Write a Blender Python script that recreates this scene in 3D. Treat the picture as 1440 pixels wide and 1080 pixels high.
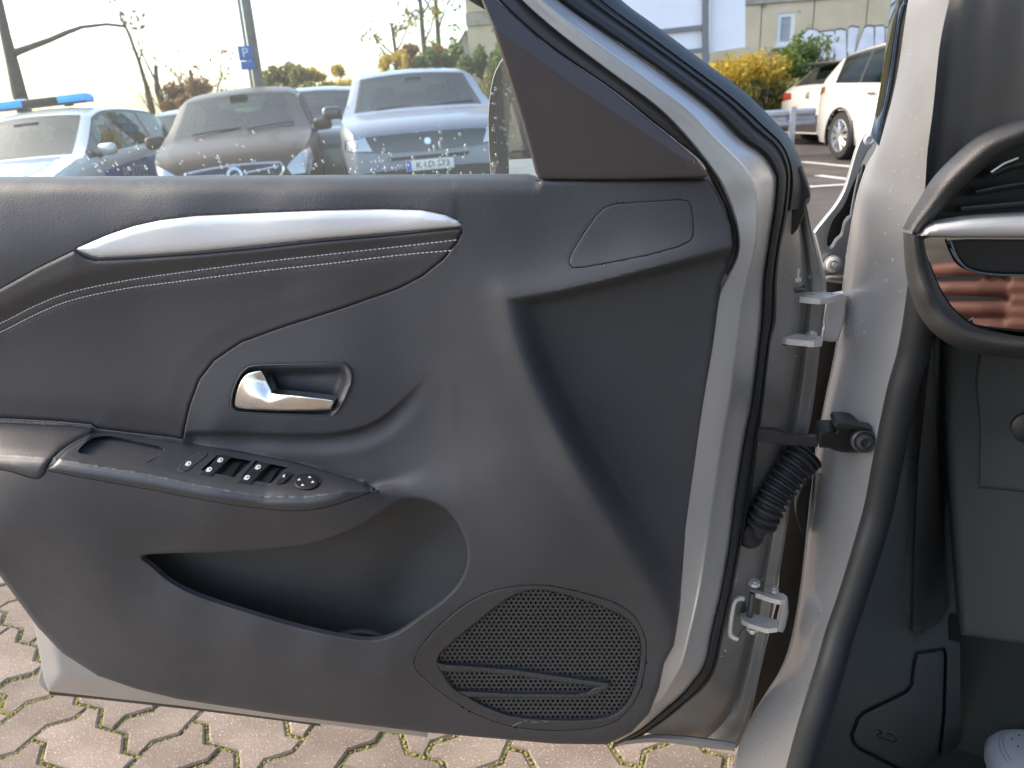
import bpy, bmesh, math, random
import numpy as np
from mathutils import Vector, Matrix
from mathutils.geometry import delaunay_2d_cdt
from mathutils.bvhtree import BVHTree

for o in list(bpy.data.objects): bpy.data.objects.remove(o)
scene = bpy.context.scene
COL = scene.collection
R = math.radians

# ------------------------------------------------------------------ camera
FOC = 1080.0                      # focal length in pixels of the 1440x1080 photograph
CAM = np.array([0.0, 0.0, 1.10])
PITCH, ROLL = R(20.1), R(3.4)
FW = np.array([0, math.cos(PITCH), -math.sin(PITCH)])
_rt = np.array([1.0, 0, 0]); _up = np.array([0, math.sin(PITCH), math.cos(PITCH)])
RT = math.cos(ROLL)*_rt - math.sin(ROLL)*_up
UP = math.cos(ROLL)*_up + math.sin(ROLL)*_rt
cam_data = bpy.data.cameras.new('camera')
cam = bpy.data.objects.new('camera', cam_data); COL.objects.link(cam)
cam.matrix_world = Matrix(((RT[0], UP[0], -FW[0], CAM[0]), (RT[1], UP[1], -FW[1], CAM[1]),
                           (RT[2], UP[2], -FW[2], CAM[2]), (0, 0, 0, 1)))
cam_data.sensor_width = 36; cam_data.lens = 36*FOC/1440
cam_data.clip_start = 0.02; cam_data.clip_end = 2000
cam_data.dof.use_dof = True; cam_data.dof.focus_distance = 0.88; cam_data.dof.aperture_fstop = 9.5
scene.camera = cam

# ------------------------------------------------------------------ sky, sun, exposure
SUN_AZ, SUN_EL = -74.0, 36.0      # degrees: azimuth clockwise from +Y (view direction), elevation
world = bpy.data.worlds.new('World'); scene.world = world; world.use_nodes = True
nt = world.node_tree; nt.nodes.clear()
sky = nt.nodes.new('ShaderNodeTexSky'); sky.sky_type = 'NISHITA'; sky.sun_disc = False
sky.sun_elevation = R(SUN_EL); sky.sun_rotation = R(SUN_AZ)
sky.air_density = 1.0; sky.dust_density = 3.0; sky.ozone_density = 1.0
bg = nt.nodes.new('ShaderNodeBackground'); bg.inputs['Strength'].default_value = 0.15
wo = nt.nodes.new('ShaderNodeOutputWorld')
nt.links.new(sky.outputs[0], bg.inputs[0]); nt.links.new(bg.outputs[0], wo.inputs[0])
sd = bpy.data.lights.new('sun', 'SUN'); sd.energy = 0.85; sd.angle = R(22); sd.color = (1.0, 0.87, 0.70)
sun = bpy.data.objects.new('sun', sd); COL.objects.link(sun)
_s = Vector((math.sin(R(SUN_AZ))*math.cos(R(SUN_EL)), math.cos(R(SUN_AZ))*math.cos(R(SUN_EL)), math.sin(R(SUN_EL))))
sun.rotation_euler = _s.to_track_quat('Z', 'Y').to_euler()
sun.location = (-6, 6, 8)
vs = scene.view_settings
vs.view_transform = 'Standard'; vs.look = 'None'; vs.exposure = 1.9; vs.gamma = 1.0
scene.render.engine = 'CYCLES'
scene.render.resolution_x = 1024; scene.render.resolution_y = 768
scene.cycles.max_bounces = 8; scene.cycles.transparent_max_bounces = 16

# ------------------------------------------------------------------ materials
MATS = {}
def pm(name, col, rough=0.5, metal=0.0, spec=0.5, bump=None, var=None, coat=0.0, coatr=0.05, emit=None, bump2=None, rvar=None):
    """principled material; bump=(scale,strength,distance), var=(scale,amount), all in object space (metres)"""
    m = bpy.data.materials.new(name); m.use_nodes = True
    t = m.node_tree; b = t.nodes['Principled BSDF']
    b.inputs['Base Color'].default_value = (*col, 1); b.inputs['Roughness'].default_value = rough
    b.inputs['Metallic'].default_value = metal; b.inputs['Specular IOR Level'].default_value = spec
    b.inputs['Coat Weight'].default_value = coat; b.inputs['Coat Roughness'].default_value = coatr
    if emit:
        b.inputs['Emission Color'].default_value = (*emit[0], 1); b.inputs['Emission Strength'].default_value = emit[1]
    if bump or var or bump2 or rvar:
        tc = t.nodes.new('ShaderNodeTexCoord')
    if var:
        n = t.nodes.new('ShaderNodeTexNoise'); n.inputs['Scale'].default_value = var[0]; n.inputs['Detail'].default_value = 6
        t.links.new(tc.outputs['Object'], n.inputs['Vector'])
        mx = t.nodes.new('ShaderNodeMix'); mx.data_type = 'RGBA'
        lo = [max(0, c*(1-var[1])) for c in col]; hi = [min(1, c*(1+var[1])) for c in col]
        if len(var) > 2: hi = var[2]
        mx.inputs[6].default_value = (*lo, 1); mx.inputs[7].default_value = (*hi, 1)
        rp = t.nodes.new('ShaderNodeMapRange'); rp.inputs[1].default_value = 0.3; rp.inputs[2].default_value = 0.7
        t.links.new(n.outputs[0], rp.inputs[0]); t.links.new(rp.outputs[0], mx.inputs[0])
        t.links.new(mx.outputs[2], b.inputs['Base Color'])
    if rvar:
        n = t.nodes.new('ShaderNodeTexNoise'); n.inputs['Scale'].default_value = rvar[0]; n.inputs['Detail'].default_value = 5
        t.links.new(tc.outputs['Object'], n.inputs['Vector'])
        rp = t.nodes.new('ShaderNodeMapRange'); rp.inputs[1].default_value = 0.3; rp.inputs[2].default_value = 0.7
        rp.inputs[3].default_value = max(0, rough-rvar[1]); rp.inputs[4].default_value = min(1, rough+rvar[1])
        t.links.new(n.outputs[0], rp.inputs[0]); t.links.new(rp.outputs[0], b.inputs['Roughness'])
    last = None
    for bp in (bump, bump2):
        if not bp: continue
        if len(bp) > 3 and bp[3] == 'voronoi':
            n = t.nodes.new('ShaderNodeTexVoronoi'); n.feature = 'SMOOTH_F1'
        else:
            n = t.nodes.new('ShaderNodeTexNoise'); n.inputs['Detail'].default_value = 3
        n.inputs['Scale'].default_value = bp[0]
        t.links.new(tc.outputs['Object'], n.inputs['Vector'])
        bn = t.nodes.new('ShaderNodeBump'); bn.inputs['Strength'].default_value = bp[1]; bn.inputs['Distance'].default_value = bp[2]
        t.links.new(n.outputs[0], bn.inputs['Height'])
        if last: t.links.new(last.outputs[0], bn.inputs['Normal'])
        last = bn
    if last: t.links.new(last.outputs[0], b.inputs['Normal'])
    MATS[name] = m
    return m

def glass_mat(name, tint, gloss=0.08, haze=0.06, rough=0.0, haze_col=(0.9, 0.92, 0.88)):
    """thin pane: tinted see-through + fresnel mirror + a faint milky layer that scatters light"""
    m = bpy.data.materials.new(name); m.use_nodes = True; t = m.node_tree; t.nodes.clear()
    o = t.nodes.new('ShaderNodeOutputMaterial'); tr = t.nodes.new('ShaderNodeBsdfTransparent'); tr.inputs[0].default_value = (*tint, 1)
    gl = t.nodes.new('ShaderNodeBsdfGlossy'); gl.inputs['Roughness'].default_value = rough
    fr = t.nodes.new('ShaderNodeFresnel'); fr.inputs['IOR'].default_value = 1.5
    ad = t.nodes.new('ShaderNodeMath'); ad.operation = 'ADD'; ad.inputs[1].default_value = gloss; ad.use_clamp = True
    mx = t.nodes.new('ShaderNodeMixShader'); t.links.new(fr.outputs[0], ad.inputs[0]); t.links.new(ad.outputs[0], mx.inputs[0])
    t.links.new(tr.outputs[0], mx.inputs[1]); t.links.new(gl.outputs[0], mx.inputs[2])
    tl = t.nodes.new('ShaderNodeBsdfTranslucent'); tl.inputs[0].default_value = (*haze_col, 1)
    m2 = t.nodes.new('ShaderNodeMixShader'); m2.inputs[0].default_value = haze
    t.links.new(mx.outputs[0], m2.inputs[1]); t.links.new(tl.outputs[0], m2.inputs[2]); t.links.new(m2.outputs[0], o.inputs[0])
    MATS[name] = m; return m

# near car
pm('trim_plastic', (0.06, 0.06, 0.063), 0.56, spec=0.38, bump=(520, 0.55, 0.0006), bump2=(1300, .3, .0004), rvar=(25, 0.06), var=(7, 0.12))
pm('trim_soft', (0.058, 0.056, 0.057), 0.55, spec=0.4, bump=(900, 0.4, 0.0007, 'voronoi'), rvar=(40, 0.05))
pm('trim_insert', (0.061, 0.055, 0.054), 0.56, spec=0.36, bump=(430, 0.5, 0.0006), bump2=(900, .35, .0005, 'voronoi'), rvar=(30, 0.05))
pm('trim_smooth', (0.047, 0.049, 0.053), 0.42, spec=0.45, bump=(1500, 0.12, 0.0004))
pm('sail_plastic', (0.06, 0.05, 0.047), 0.5, spec=0.45, bump=(1200, 0.15, 0.0004), var=(14, 0.1))
pm('pocket_plastic', (0.058, 0.06, 0.061), 0.55, spec=0.35, bump=(1100, 0.2, 0.0005))
pm('black_gloss', (0.006, 0.006, 0.007), 0.04, spec=0.6, coat=1.0, coatr=0.02)
pm('smoked_mirror', (0.22, 0.20, 0.20), 0.03, metal=1.0)
pm('black_key', (0.024, 0.025, 0.027), 0.38, spec=0.5)
pm('rubber', (0.026, 0.028, 0.029), 0.55, spec=0.35, bump=(300, 0.15, 0.0008))
pm('rubber_dark', (0.016, 0.017, 0.017), 0.5, spec=0.35)
pm('icon_white', (0.75, 0.77, 0.76), 0.5)
pm('icon_grey', (0.10, 0.10, 0.095), 0.6)
pm('thread', (0.55, 0.54, 0.52), 0.8)
pm('satin_chrome', (0.72, 0.70, 0.67), 0.24, metal=1.0, rvar=(50, 0.04))
pm('silver_trim', (0.74, 0.74, 0.74), 0.34, metal=0.25, coat=0.3, rvar=(25, 0.03))
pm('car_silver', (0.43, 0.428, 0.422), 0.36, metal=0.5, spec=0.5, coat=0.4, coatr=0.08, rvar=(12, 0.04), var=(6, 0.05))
pm('car_silver_shaded', (0.27, 0.267, 0.255), 0.45, metal=0.4, spec=0.4, coat=0.2, coatr=0.2, var=(10, 0.2))  # same silver paint, with the shade put into a darker base colour
pm('bare_steel', (0.68, 0.67, 0.65), 0.36, metal=0.45, bump=(180, 0.3, 0.001), rvar=(60, 0.12))
pm('dark_steel', (0.10, 0.10, 0.105), 0.42, metal=0.6, rvar=(60, 0.1))
pm('carpet', (0.085, 0.094, 0.082), 0.95, spec=0.1, bump=(900, 0.8, 0.002))
pm('dash_plastic', (0.048, 0.053, 0.05), 0.6, spec=0.35, bump=(900, 0.3, 0.0006))
pm('kick_plastic', (0.085, 0.095, 0.091), 0.6, spec=0.35, bump=(900, 0.3, 0.0006), var=(8, .12))
pm('dash_soft', (0.046, 0.045, 0.044), 0.5, spec=0.45, bump=(700, 0.5, 0.0008, 'voronoi'))
pm('pillar_fabric', (0.17, 0.155, 0.135), 0.85, spec=0.2, bump=(1200, 0.4, 0.0006))
pm('headliner', (0.45, 0.44, 0.42), 0.9, spec=0.1)
pm('seat_cloth', (0.03, 0.03, 0.032), 0.85, spec=0.2, bump=(500, 0.5, 0.001))
glass_mat('door_glass', (0.90, 0.96, 0.90), gloss=0.02, haze=0.068, haze_col=(1.0, .98, .84))  # milky layer paints the washed-out glare over the view through the pane
glass_mat('windscreen_glass', (0.80, 0.88, 0.84), gloss=0.02, haze=0.03)
glass_mat('far_glass', (0.30, 0.42, 0.37), gloss=0.03, haze=0.03, haze_col=(0.75, 0.95, 0.88))
glass_mat('drop_water', (0.90, 0.92, 0.92), gloss=0.14, haze=0.06, rough=0.02)
glass_mat('drop_bright', (0.92, 0.95, 0.95), gloss=0.16, haze=0.10, rough=0.02)

# ------------------------------------------------------------------ object helpers
def link(o, parent=None, label=None, cat=None, group=None, kind=None):
    COL.objects.link(o)
    if parent is not None:
        o.parent = parent
        if parent.get('_world'):           # near things are modelled in world space
            o.matrix_parent_inverse = Matrix.Translation(-parent.location) if parent.type == 'EMPTY' else Matrix()
            if parent.type != 'EMPTY': o.matrix_parent_inverse = Matrix()
            o['_world'] = 1
    if label: o['label'] = label
    if cat: o['category'] = cat
    if group: o['group'] = group
    if kind: o['kind'] = kind
    return o

def empty(name, loc=(0, 0, 0), rz=0.0, world_space=False, **k):
    o = bpy.data.objects.new(name, None); o.empty_display_size = 0.1
    o.location = loc; o.rotation_euler = (0, 0, rz)
    link(o, **k)
    if world_space: o['_world'] = 1
    return o

def mesh(name, verts, faces, mat, parent=None, ang=35, **k):
    me = bpy.data.meshes.new(name)
    me.from_pydata([tuple(map(float, v)) for v in verts], [], [tuple(map(int, f)) for f in faces])
    me.materials.append(MATS[mat] if isinstance(mat, str) else mat)
    if ang is not None:
        me.shade_smooth(); me.set_sharp_from_angle(angle=R(ang))
    me.update()
    o = bpy.data.objects.new(name, me)
    return link(o, parent, **k)

class MB:
    """collects simple solids into one mesh"""
    def __init__(s): s.v = []; s.f = []
    def add(s, v, f):
        n = len(s.v); s.v += [tuple(map(float, p)) for p in v]; s.f += [tuple(i+n for i in q) for q in f]; return s
    def box(s, c, size, M=None, bev=0.0):
        x, y, z = [q/2 for q in size]
        if bev > 0:
            b = min(bev, x*.9, y*.9, z*.9)
            bm = bmesh.new(); bmesh.ops.create_cube(bm, size=1)
            for v in bm.verts: v.co = Vector((v.co.x*2*x, v.co.y*2*y, v.co.z*2*z))
            bmesh.ops.bevel(bm, geom=bm.edges[:], offset=b, segments=2, affect='EDGES', profile=0.5)
            bm.verts.index_update()
            V = [v.co.copy() for v in bm.verts]; Fc = [[q.index for q in f.verts] for f in bm.faces]; bm.free()
        else:
            V = [Vector((a, b, d)) for a in (-x, x) for b in (-y, y) for d in (-z, z)]
            Fc = [(0, 1, 3, 2), (4, 6, 7, 5), (0, 4, 5, 1), (2, 3, 7, 6), (0, 2, 6, 4), (1, 5, 7, 3)]
        if M is not None: V = [M @ v for v in V]
        c = Vector(c); return s.add([v+c for v in V], Fc)
    def tube(s, pts, rad, n=8, cap=True, squash=None):
        pts = [Vector(p) for p in pts]
        if not hasattr(rad, '__len__'): rad = [rad]*len(pts)
        base = len(s.v); prev = None
        for i, p in enumerate(pts):
            d = (pts[min(i+1, len(pts)-1)]-pts[max(i-1, 0)])
            if d.length < 1e-9: d = Vector((0, 0, 1))
            d.normalize()
            if prev is None:
                a = d.cross(Vector((0, 0, 1)));
                if a.length < 1e-3: a = d.cross(Vector((1, 0, 0)))
            else: a = prev - d*prev.dot(d)
            a.normalize(); prev = a; b = d.cross(a)
            for k in range(n):
                t = 2*math.pi*k/n
                s.v.append(tuple(p + (a*math.cos(t) + b*math.sin(t))*rad[i]))
        for i in range(len(pts)-1):
            for k in range(n):
                a0 = base+i*n+k; a1 = base+i*n+(k+1) % n
                s.f.append((a0, a1, a1+n, a0+n))
        if cap:
            s.f.append(tuple(base+k for k in range(n))[::-1]); s.f.append(tuple(base+(len(pts)-1)*n+k for k in range(n)))
        return s
    def lathe(s, prof, n=24, M=None):
        """prof: (radius, height) list, turned about local z"""
        base = len(s.v)
        for r_, h in prof:
            for k in range(n):
                t = 2*math.pi*k/n; v = Vector((r_*math.cos(t), r_*math.sin(t), h))
                s.v.append(tuple(M @ v if M is not None else v))
        for i in range(len(prof)-1):
            for k in range(n):
                a0 = base+i*n+k; a1 = base+i*n+(k+1) % n
                s.f.append((a0, a1, a1+n, a0+n))
        return s
    def ell(s, c, r_, n=10, m=7, M=None):
        base = len(s.v)
        for i in range(m+1):
            ph = math.pi*i/m
            for k in range(n):
                t = 2*math.pi*k/n
                v = Vector((r_[0]*math.sin(ph)*math.cos(t), r_[1]*math.sin(ph)*math.sin(t), r_[2]*math.cos(ph)))
                if M is not None: v = M @ v
                s.v.append(tuple(v+Vector(c)))
        for i in range(m):
            for k in range(n):
                a0 = base+i*n+k; a1 = base+i*n+(k+1) % n
                s.f.append((a0, a0+n, a1+n, a1))
        return s
    def prism(s, poly, d, M=None):
        """closed 2D polygon (x,y) extruded from z=0 to z=d"""
        n = len(poly); base = len(s.v)
        for z in (0, d):
            for (x, y) in poly:
                v = Vector((x, y, z)); s.v.append(tuple(M @ v if M is not None else v))
        s.f.append(tuple(base+i for i in range(n))[::-1]); s.f.append(tuple(base+n+i for i in range(n)))
        for i in range(n):
            j = (i+1) % n; s.f.append((base+i, base+j, base+n+j, base+n+i))
        return s
    def build(s, name, mat, parent=None, ang=35, **k): return mesh(name, s.v, s.f, mat, parent, ang, **k)

# ------------------------------------------------------------------ pixel rays -> points in the place
def rays(x, y):
    x = np.atleast_1d(np.asarray(x, float)); y = np.atleast_1d(np.asarray(y, float))
    return FW[None] + ((x-720)/FOC)[:, None]*RT[None] - ((y-540)/FOC)[:, None]*UP[None]
class Plane:
    """a real plane in the place; map(x, y, w) = where the sight line meets it, w metres in front of it"""
    def __init__(s, O, n):
        s.O = np.array(O, float); s.n = np.array(n, float); s.n /= np.linalg.norm(s.n)
        s.back = -s.n
    def __call__(s, x, y, w=0.0):
        d = rays(x, y); w = np.broadcast_to(np.asarray(w, float), (len(d),))
        t = (w - (CAM-s.O) @ s.n)/(d @ s.n)
        return CAM[None] + d*t[:, None]
def PY(x, y, Y):
    d = rays(x, y); return CAM[None] + d*(np.asarray(Y, float)/d[:, 1])[:, None]
def PZ(x, y, z=0.0):
    d = rays(x, y); return CAM[None] + d*((z-CAM[2])/d[:, 2])[:, None]
def P1(x, y, Y): return Vector(PY(x, y, Y)[0])

def spline(pts, n=6, closed=False):
    """Catmull-Rom through pts (any dimension)"""
    p = np.asarray(pts, float); N = len(p); out = []
    for i in range(N if closed else N-1):
        if closed: p0, p1, p2, p3 = p[i-1], p[i], p[(i+1) % N], p[(i+2) % N]
        else: p0, p1, p2, p3 = p[max(i-1, 0)], p[i], p[i+1], p[min(i+2, N-1)]
        for k in range(n):
            t = k/n
            out.append(0.5*((2*p1)+(-p0+p2)*t+(2*p0-5*p1+4*p2-p3)*t*t+(-p0+3*p1-3*p2+p3)*t**3))
    if not closed: out.append(p[-1])
    return np.array(out)
def resample(p, step, closed=True):
    p = np.asarray(p, float); q = np.vstack([p, p[:1]]) if closed else p
    out = []
    for a, b in zip(q[:-1], q[1:]):
        L = np.linalg.norm(b-a)
        if L < 1e-6: continue
        k = max(1, int(math.ceil(L/step)))
        for i in range(k): out.append(a+(b-a)*i/k)
    if not closed: out.append(q[-1])
    return np.array(out)
def pdist(poly, X, closed=False):
    p = np.asarray(poly, float); q = np.roll(p, -1, 0) if closed else p[1:]; p = p if closed else p[:-1]
    best = np.full(len(X), 1e18)
    for a, b in zip(p, q):
        ab = b-a; L = ab @ ab
        if L < 1e-12: continue
        t = np.clip(((X-a) @ ab)/L, 0, 1); d = X-a-t[:, None]*ab
        best = np.minimum(best, (d*d).sum(1))
    return np.sqrt(best)
def inside(poly, X):
    p = np.asarray(poly, float); q = np.roll(p, -1, 0); c = np.zeros(len(X), bool)
    for a, b in zip(p, q):
        if a[1] == b[1]: continue
        m = (a[1] > X[:, 1]) != (b[1] > X[:, 1])
        c ^= m & (X[:, 0] < (b[0]-a[0])*(X[:, 1]-a[1])/(b[1]-a[1])+a[0])
    return c
def sdf(poly, X):
    d = pdist(poly, X, True); return np.where(inside(poly, X), d, -d)
def sm(a, b, x):
    t = np.clip((x-a)/(b-a), 0, 1); return t*t*(3-2*t)
def inset(poly, d):
    p = np.asarray(poly, float); t = np.roll(p, -1, 0)-np.roll(p, 1, 0)
    n = np.stack([-t[:, 1], t[:, 0]], 1); n /= np.maximum(np.linalg.norm(n, axis=1), 1e-9)[:, None]
    A = 0.5*np.sum(p[:, 0]*np.roll(p[:, 1], -1)-np.roll(p[:, 0], -1)*p[:, 1])
    return p + n*d*(1 if A > 0 else -1)
class RBF:
    def __init__(s, pts, reg=0.0):
        c = np.array(pts, float); s.c = c[:, :2]/100; n = len(c)
        K = s.k(np.linalg.norm(s.c[:, None]-s.c[None], axis=2)) + reg*np.eye(n)
        Pm = np.hstack([np.ones((n, 1)), s.c]); A = np.block([[K, Pm], [Pm.T, np.zeros((3, 3))]])
        s.a = np.linalg.solve(A, np.concatenate([c[:, 2], np.zeros(3)]))
    def k(s, r_): return np.where(r_ > 1e-9, r_*r_*np.log(np.maximum(r_, 1e-9)), 0)
    def __call__(s, X):
        out = np.zeros(len(X)); q = X/100
        for i, c in enumerate(s.c): out += s.a[i]*s.k(np.linalg.norm(q-c, axis=1))
        return out + s.a[-3] + q @ s.a[-2:]

def cdt_mesh(outline, holes, pts):
    loops = [outline]+list(holes); co = []; ed = []
    for lp in loops:
        b = len(co); n = len(lp); co += [Vector((float(x), float(y))) for x, y in lp]
        ed += [(b+i, b+(i+1) % n) for i in range(n)]
    co += [Vector((float(x), float(y))) for x, y in pts]
    vc, e, f, *_ = delaunay_2d_cdt(co, ed, [], 0, 1e-5)
    V = np.array([(v.x, v.y) for v in vc]); Fa = np.array([q for q in f if len(q) == 3])
    c = V[Fa].mean(1); keep = inside(outline, c)
    for h in holes: keep &= ~inside(h, c)
    return V, Fa[keep]

def patch(name, outline, wf, mat, parent, mapf=None, step=8, holes=(), rnd=0.0, rdep=None, skirt=0.006, ang=38,
          extra=(), bstep=None, hskirt=None, hrnd=0.0, **k):
    """a moulded piece: outline as seen, wf(X)->height above the plane (metres), rounded rim, side walls"""
    mapf = mapf or DOOR
    bstep = bstep or min(step, 5)
    outline = resample(outline, bstep); holes = [resample(h, bstep) for h in holes]
    if not callable(wf): c0 = wf; wf = lambda X: np.full(len(X), c0)
    rd = rdep if rdep is not None else rnd*0.0009
    lo, hi = outline.min(0), outline.max(0)
    gx, gy = np.meshgrid(np.arange(lo[0], hi[0], step), np.arange(lo[1], hi[1], step*0.87))
    gx = gx + (np.arange(gx.shape[0]) % 2)[:, None]*step/2
    G = np.stack([gx.ravel(), gy.ravel()], 1)
    keep = sdf(outline, G) > max(rnd*1.05, 0.45*step)
    for h in holes: keep &= sdf(h, G) < -max(hrnd*1.05, 0.45*step)
    pts = [G[keep]]
    def rings(loop, r_, sgn):
        if r_ <= 0: return
        for fr in (0.1, 0.35, 0.7, 1.0):
            q = inset(loop, sgn*fr*r_); s_ = sdf(outline, q)
            kk = s_ > 0.75*fr*r_ if sgn > 0 else s_ > 0.5
            for h in holes: kk &= sdf(h, q) < (-0.5 if sgn > 0 else -0.75*fr*r_)
            pts.append(q[kk])
    rings(outline, rnd, 1)
    for h in holes: rings(h, hrnd, -1)
    for ex in extra:
        q = np.asarray(ex, float); kk = sdf(outline, q) > 0.8
        for h in holes: kk &= sdf(h, q) < -0.8
        pts.append(q[kk])
    V, Fa = cdt_mesh(outline, holes, np.vstack(pts))
    def height(X, on_rim=False):
        w = wf(X)
        if rnd > 0:
            t = 1-np.clip((np.zeros(len(X)) if on_rim else np.maximum(sdf(outline, X), 0))/rnd, 0, 1)
            w = w - rd*(1-np.sqrt(np.maximum(0, 1-t*t)))
        if hrnd > 0:
            for h in holes:
                t = 1-np.clip(np.maximum(-sdf(h, X), 0)/hrnd, 0, 1)
                w = w - hrnd*0.0009*(1-np.sqrt(np.maximum(0, 1-t*t)))
        return w
    W = mapf(V[:, 0], V[:, 1], height(V))
    nrm = np.cross(W[Fa[:, 1]]-W[Fa[:, 0]], W[Fa[:, 2]]-W[Fa[:, 0]])
    flip = (nrm*(CAM-W[Fa].mean(1))).sum(1) < 0
    Fa = Fa.copy(); Fa[flip] = Fa[flip][:, ::-1]
    verts = [tuple(v) for v in W]; faces = [tuple(f) for f in Fa]
    def wall(loop, dep):
        if not dep: return
        h = height(loop); a = mapf(loop[:, 0], loop[:, 1], h); b = a + mapf.back*dep
        n = len(loop); s0 = len(verts)
        verts.extend(map(tuple, a)); verts.extend(map(tuple, b))
        for i in range(n):
            j = (i+1) % n; faces.append((s0+i, s0+j, s0+n+j, s0+n+i))
    wall(outline, skirt)
    for h in holes: wall(h, hskirt if hskirt is not None else skirt)
    return mesh(name, verts, faces, mat, parent, ang, **k)

def ribbon(name, rows, prof, mat, parent, mapf, sub=6, ang=38, **k):
    """rows: (ax, ay, wa, bx, by, wb) down its length; prof: (t, dw) across it"""
    r_ = spline(rows, sub); verts = []; faces = []; m = len(prof)
    for (ax, ay, wa, bx, by, wb) in r_:
        for t, dw in prof:
            verts.append(mapf(ax+(bx-ax)*t, ay+(by-ay)*t, wa+(wb-wa)*t+dw)[0])
    for i in range(len(r_)-1):
        for j in range(m-1):
            a = i*m+j; faces.append((a, a+1, a+m+1, a+m))
    V = np.array(verts); F0 = np.array(faces)
    nrm = np.cross(V[F0[:, 1]]-V[F0[:, 0]], V[F0[:, 3]]-V[F0[:, 0]])
    if ((nrm*(CAM-V[F0].mean(1))).sum(1) < 0).sum() > len(F0)/2: faces = [f[::-1] for f in faces]
    return mesh(name, verts, faces, mat, parent, ang, **k)

def text_mesh(txt, size, thick=0.002):
    cu = bpy.data.curves.new('lettering', 'FONT'); cu.body = txt; cu.size = size; cu.extrude = thick/2
    cu.align_x = 'CENTER'; cu.align_y = 'CENTER'; cu.resolution_u = 3
    o = bpy.data.objects.new('lettering', cu); COL.objects.link(o)
    dg = bpy.context.evaluated_depsgraph_get(); me = bpy.data.meshes.new_from_object(o.evaluated_get(dg))
    bpy.data.objects.remove(o); bpy.data.curves.remove(cu)
    return me
def hexa(a, b):
    return [tuple(a), tuple(b)]
# ================================================================== the silver car: frame of reference
CARF = np.array([0.574, 0.819, 0.0])          # car's forward direction
CARI = np.array([0.819, -0.574, 0.0])         # towards the car's inside
HINGE = np.array([0.30, 0.76, 0.0])
car = empty('silver_car', (0.30, 0.76, 0.0), world_space=True, cat='car',
            label='silver car whose open front door and dark interior fill the foreground')
DOOR = Plane((0.107, 0.748, 0.0), (-0.192, -0.981, 0.0))
MM = 0.001

# ------------------------------------------------------------------ outlines on the door as seen
A_LINE = np.array([(-420, 580), (0, 592), (78, 596), (128, 601), (136, 607), (233, 618), (338, 634), (408, 647), (467, 663), (513, 678), (530, 691)], float)
T_LINE = np.array([(-420, 636), (0, 640), (78, 645), (202, 666), (272, 681), (373, 699), (428, 699), (486, 691), (527, 691)], float)
B_LINE = np.array([(-420, 656), (0, 660), (64, 668), (194, 688), (311, 710), (373, 718), (416, 721), (459, 716), (521, 694), (530, 692)], float)
TRIM = np.array([(-108, 257), (-100, 252.5), (0, 251), (400, 249), (740, 247), (756, 253), (995, 251), (1003, 262), (1018, 290), (1028, 318), (1030, 345), (1024, 375),
                 (1014, 398), (1011, 430), (1004, 490), (994, 560), (984, 640), (975, 710), (966, 780), (957, 850), (948, 907), (934, 933),
                 (927, 967), (913, 1003), (888, 1030), (853, 1047), (780, 1046), (600, 1030), (400, 1006), (250, 983), (192, 969), (137, 950),
                 (87, 918), (52, 881), (0, 810), (-48, 742), (-84, 680), (-104, 610), (-114, 520), (-116, 400), (-112, 300)], float)
INSERT = np.array([(-99, 584), (-106, 570), (-108, 460), (-104, 446), (0, 405), (52, 376), (104, 351), (113, 357), (122, 362), (134, 365), (200, 362), (275, 357), (360, 349),
                   (450, 339), (560, 329), (635, 321), (650, 320), (651, 327), (645, 341), (625, 366), (595, 390), (560, 408), (480, 436), (400, 461),
                   (340, 483), (303, 508), (282, 535), (269, 570), (262, 600), (259, 619), (233, 615), (137, 604), (129, 598), (78, 593), (0, 589)], float)
STRIP = np.array([(105, 349.5), (150, 330), (187, 317.5), (225, 309), (275, 303), (360, 299), (450, 295.5), (540, 293.5), (593, 295), (627, 302), (644, 310), (651, 317),
                  (640, 319.5), (560, 326.5), (450, 336), (360, 345.5), (275, 354), (200, 359.5), (142, 363), (130, 361), (115, 355)], float)
TWEET = np.array([(799, 370), (803, 356), (820, 328), (838, 302), (850, 291), (866, 286), (910, 282.5), (955, 280), (968, 281.5), (973, 290), (976, 310), (976, 332),
                  (971, 340), (955, 348), (915, 359), (860, 370), (820, 377), (805, 377.5)], float)
SPK = spline([(582, 936), (589, 912), (615, 882), (650, 852), (690, 831), (735, 823), (775, 823), (825, 834), (870, 849), (897, 872), (909, 902), (908, 940), (897, 980),
              (875, 1008), (845, 1023), (790, 1028), (730, 1024), (680, 1010), (635, 985), (600, 958)], 3, True)
CUP = spline([(326, 569), (328, 553), (335, 534), (345, 521), (358, 515.5), (400, 514), (470, 513), (484, 515), (491, 525), (489, 543), (478, 566), (470, 578), (458, 583),
              (400, 582), (345, 580), (331, 577)], 3, True)
POCKET = spline([(200, 782), (240, 778), (320, 776), (420, 769), (478, 753), (520, 731), (548, 712), (570, 702), (600, 704), (630, 719), (650, 748), (658, 780), (650, 812), (628, 840),
                 (590, 868), (560, 889), (530, 899), (495, 897), (430, 884), (340, 858), (275, 836), (240, 818), (215, 797)], 3, True)
CREASE = np.array([(712, 421), (780, 409), (850, 393), (920, 375), (1000, 354), (1045, 342)], float)
RIDGE = spline([(712, 421), (720, 460), (738, 515), (765, 575), (800, 640), (850, 722), (890, 785), (918, 838), (938, 890)], 4)
RZONE = np.vstack([CREASE, [(1060, 400), (1010, 900), (950, 920)], RIDGE[::-1]])
BEZEL_LIP = spline([(262, 606), (330, 606), (420, 609), (480, 606), (525, 592), (560, 566), (600, 525)], 4)

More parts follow.
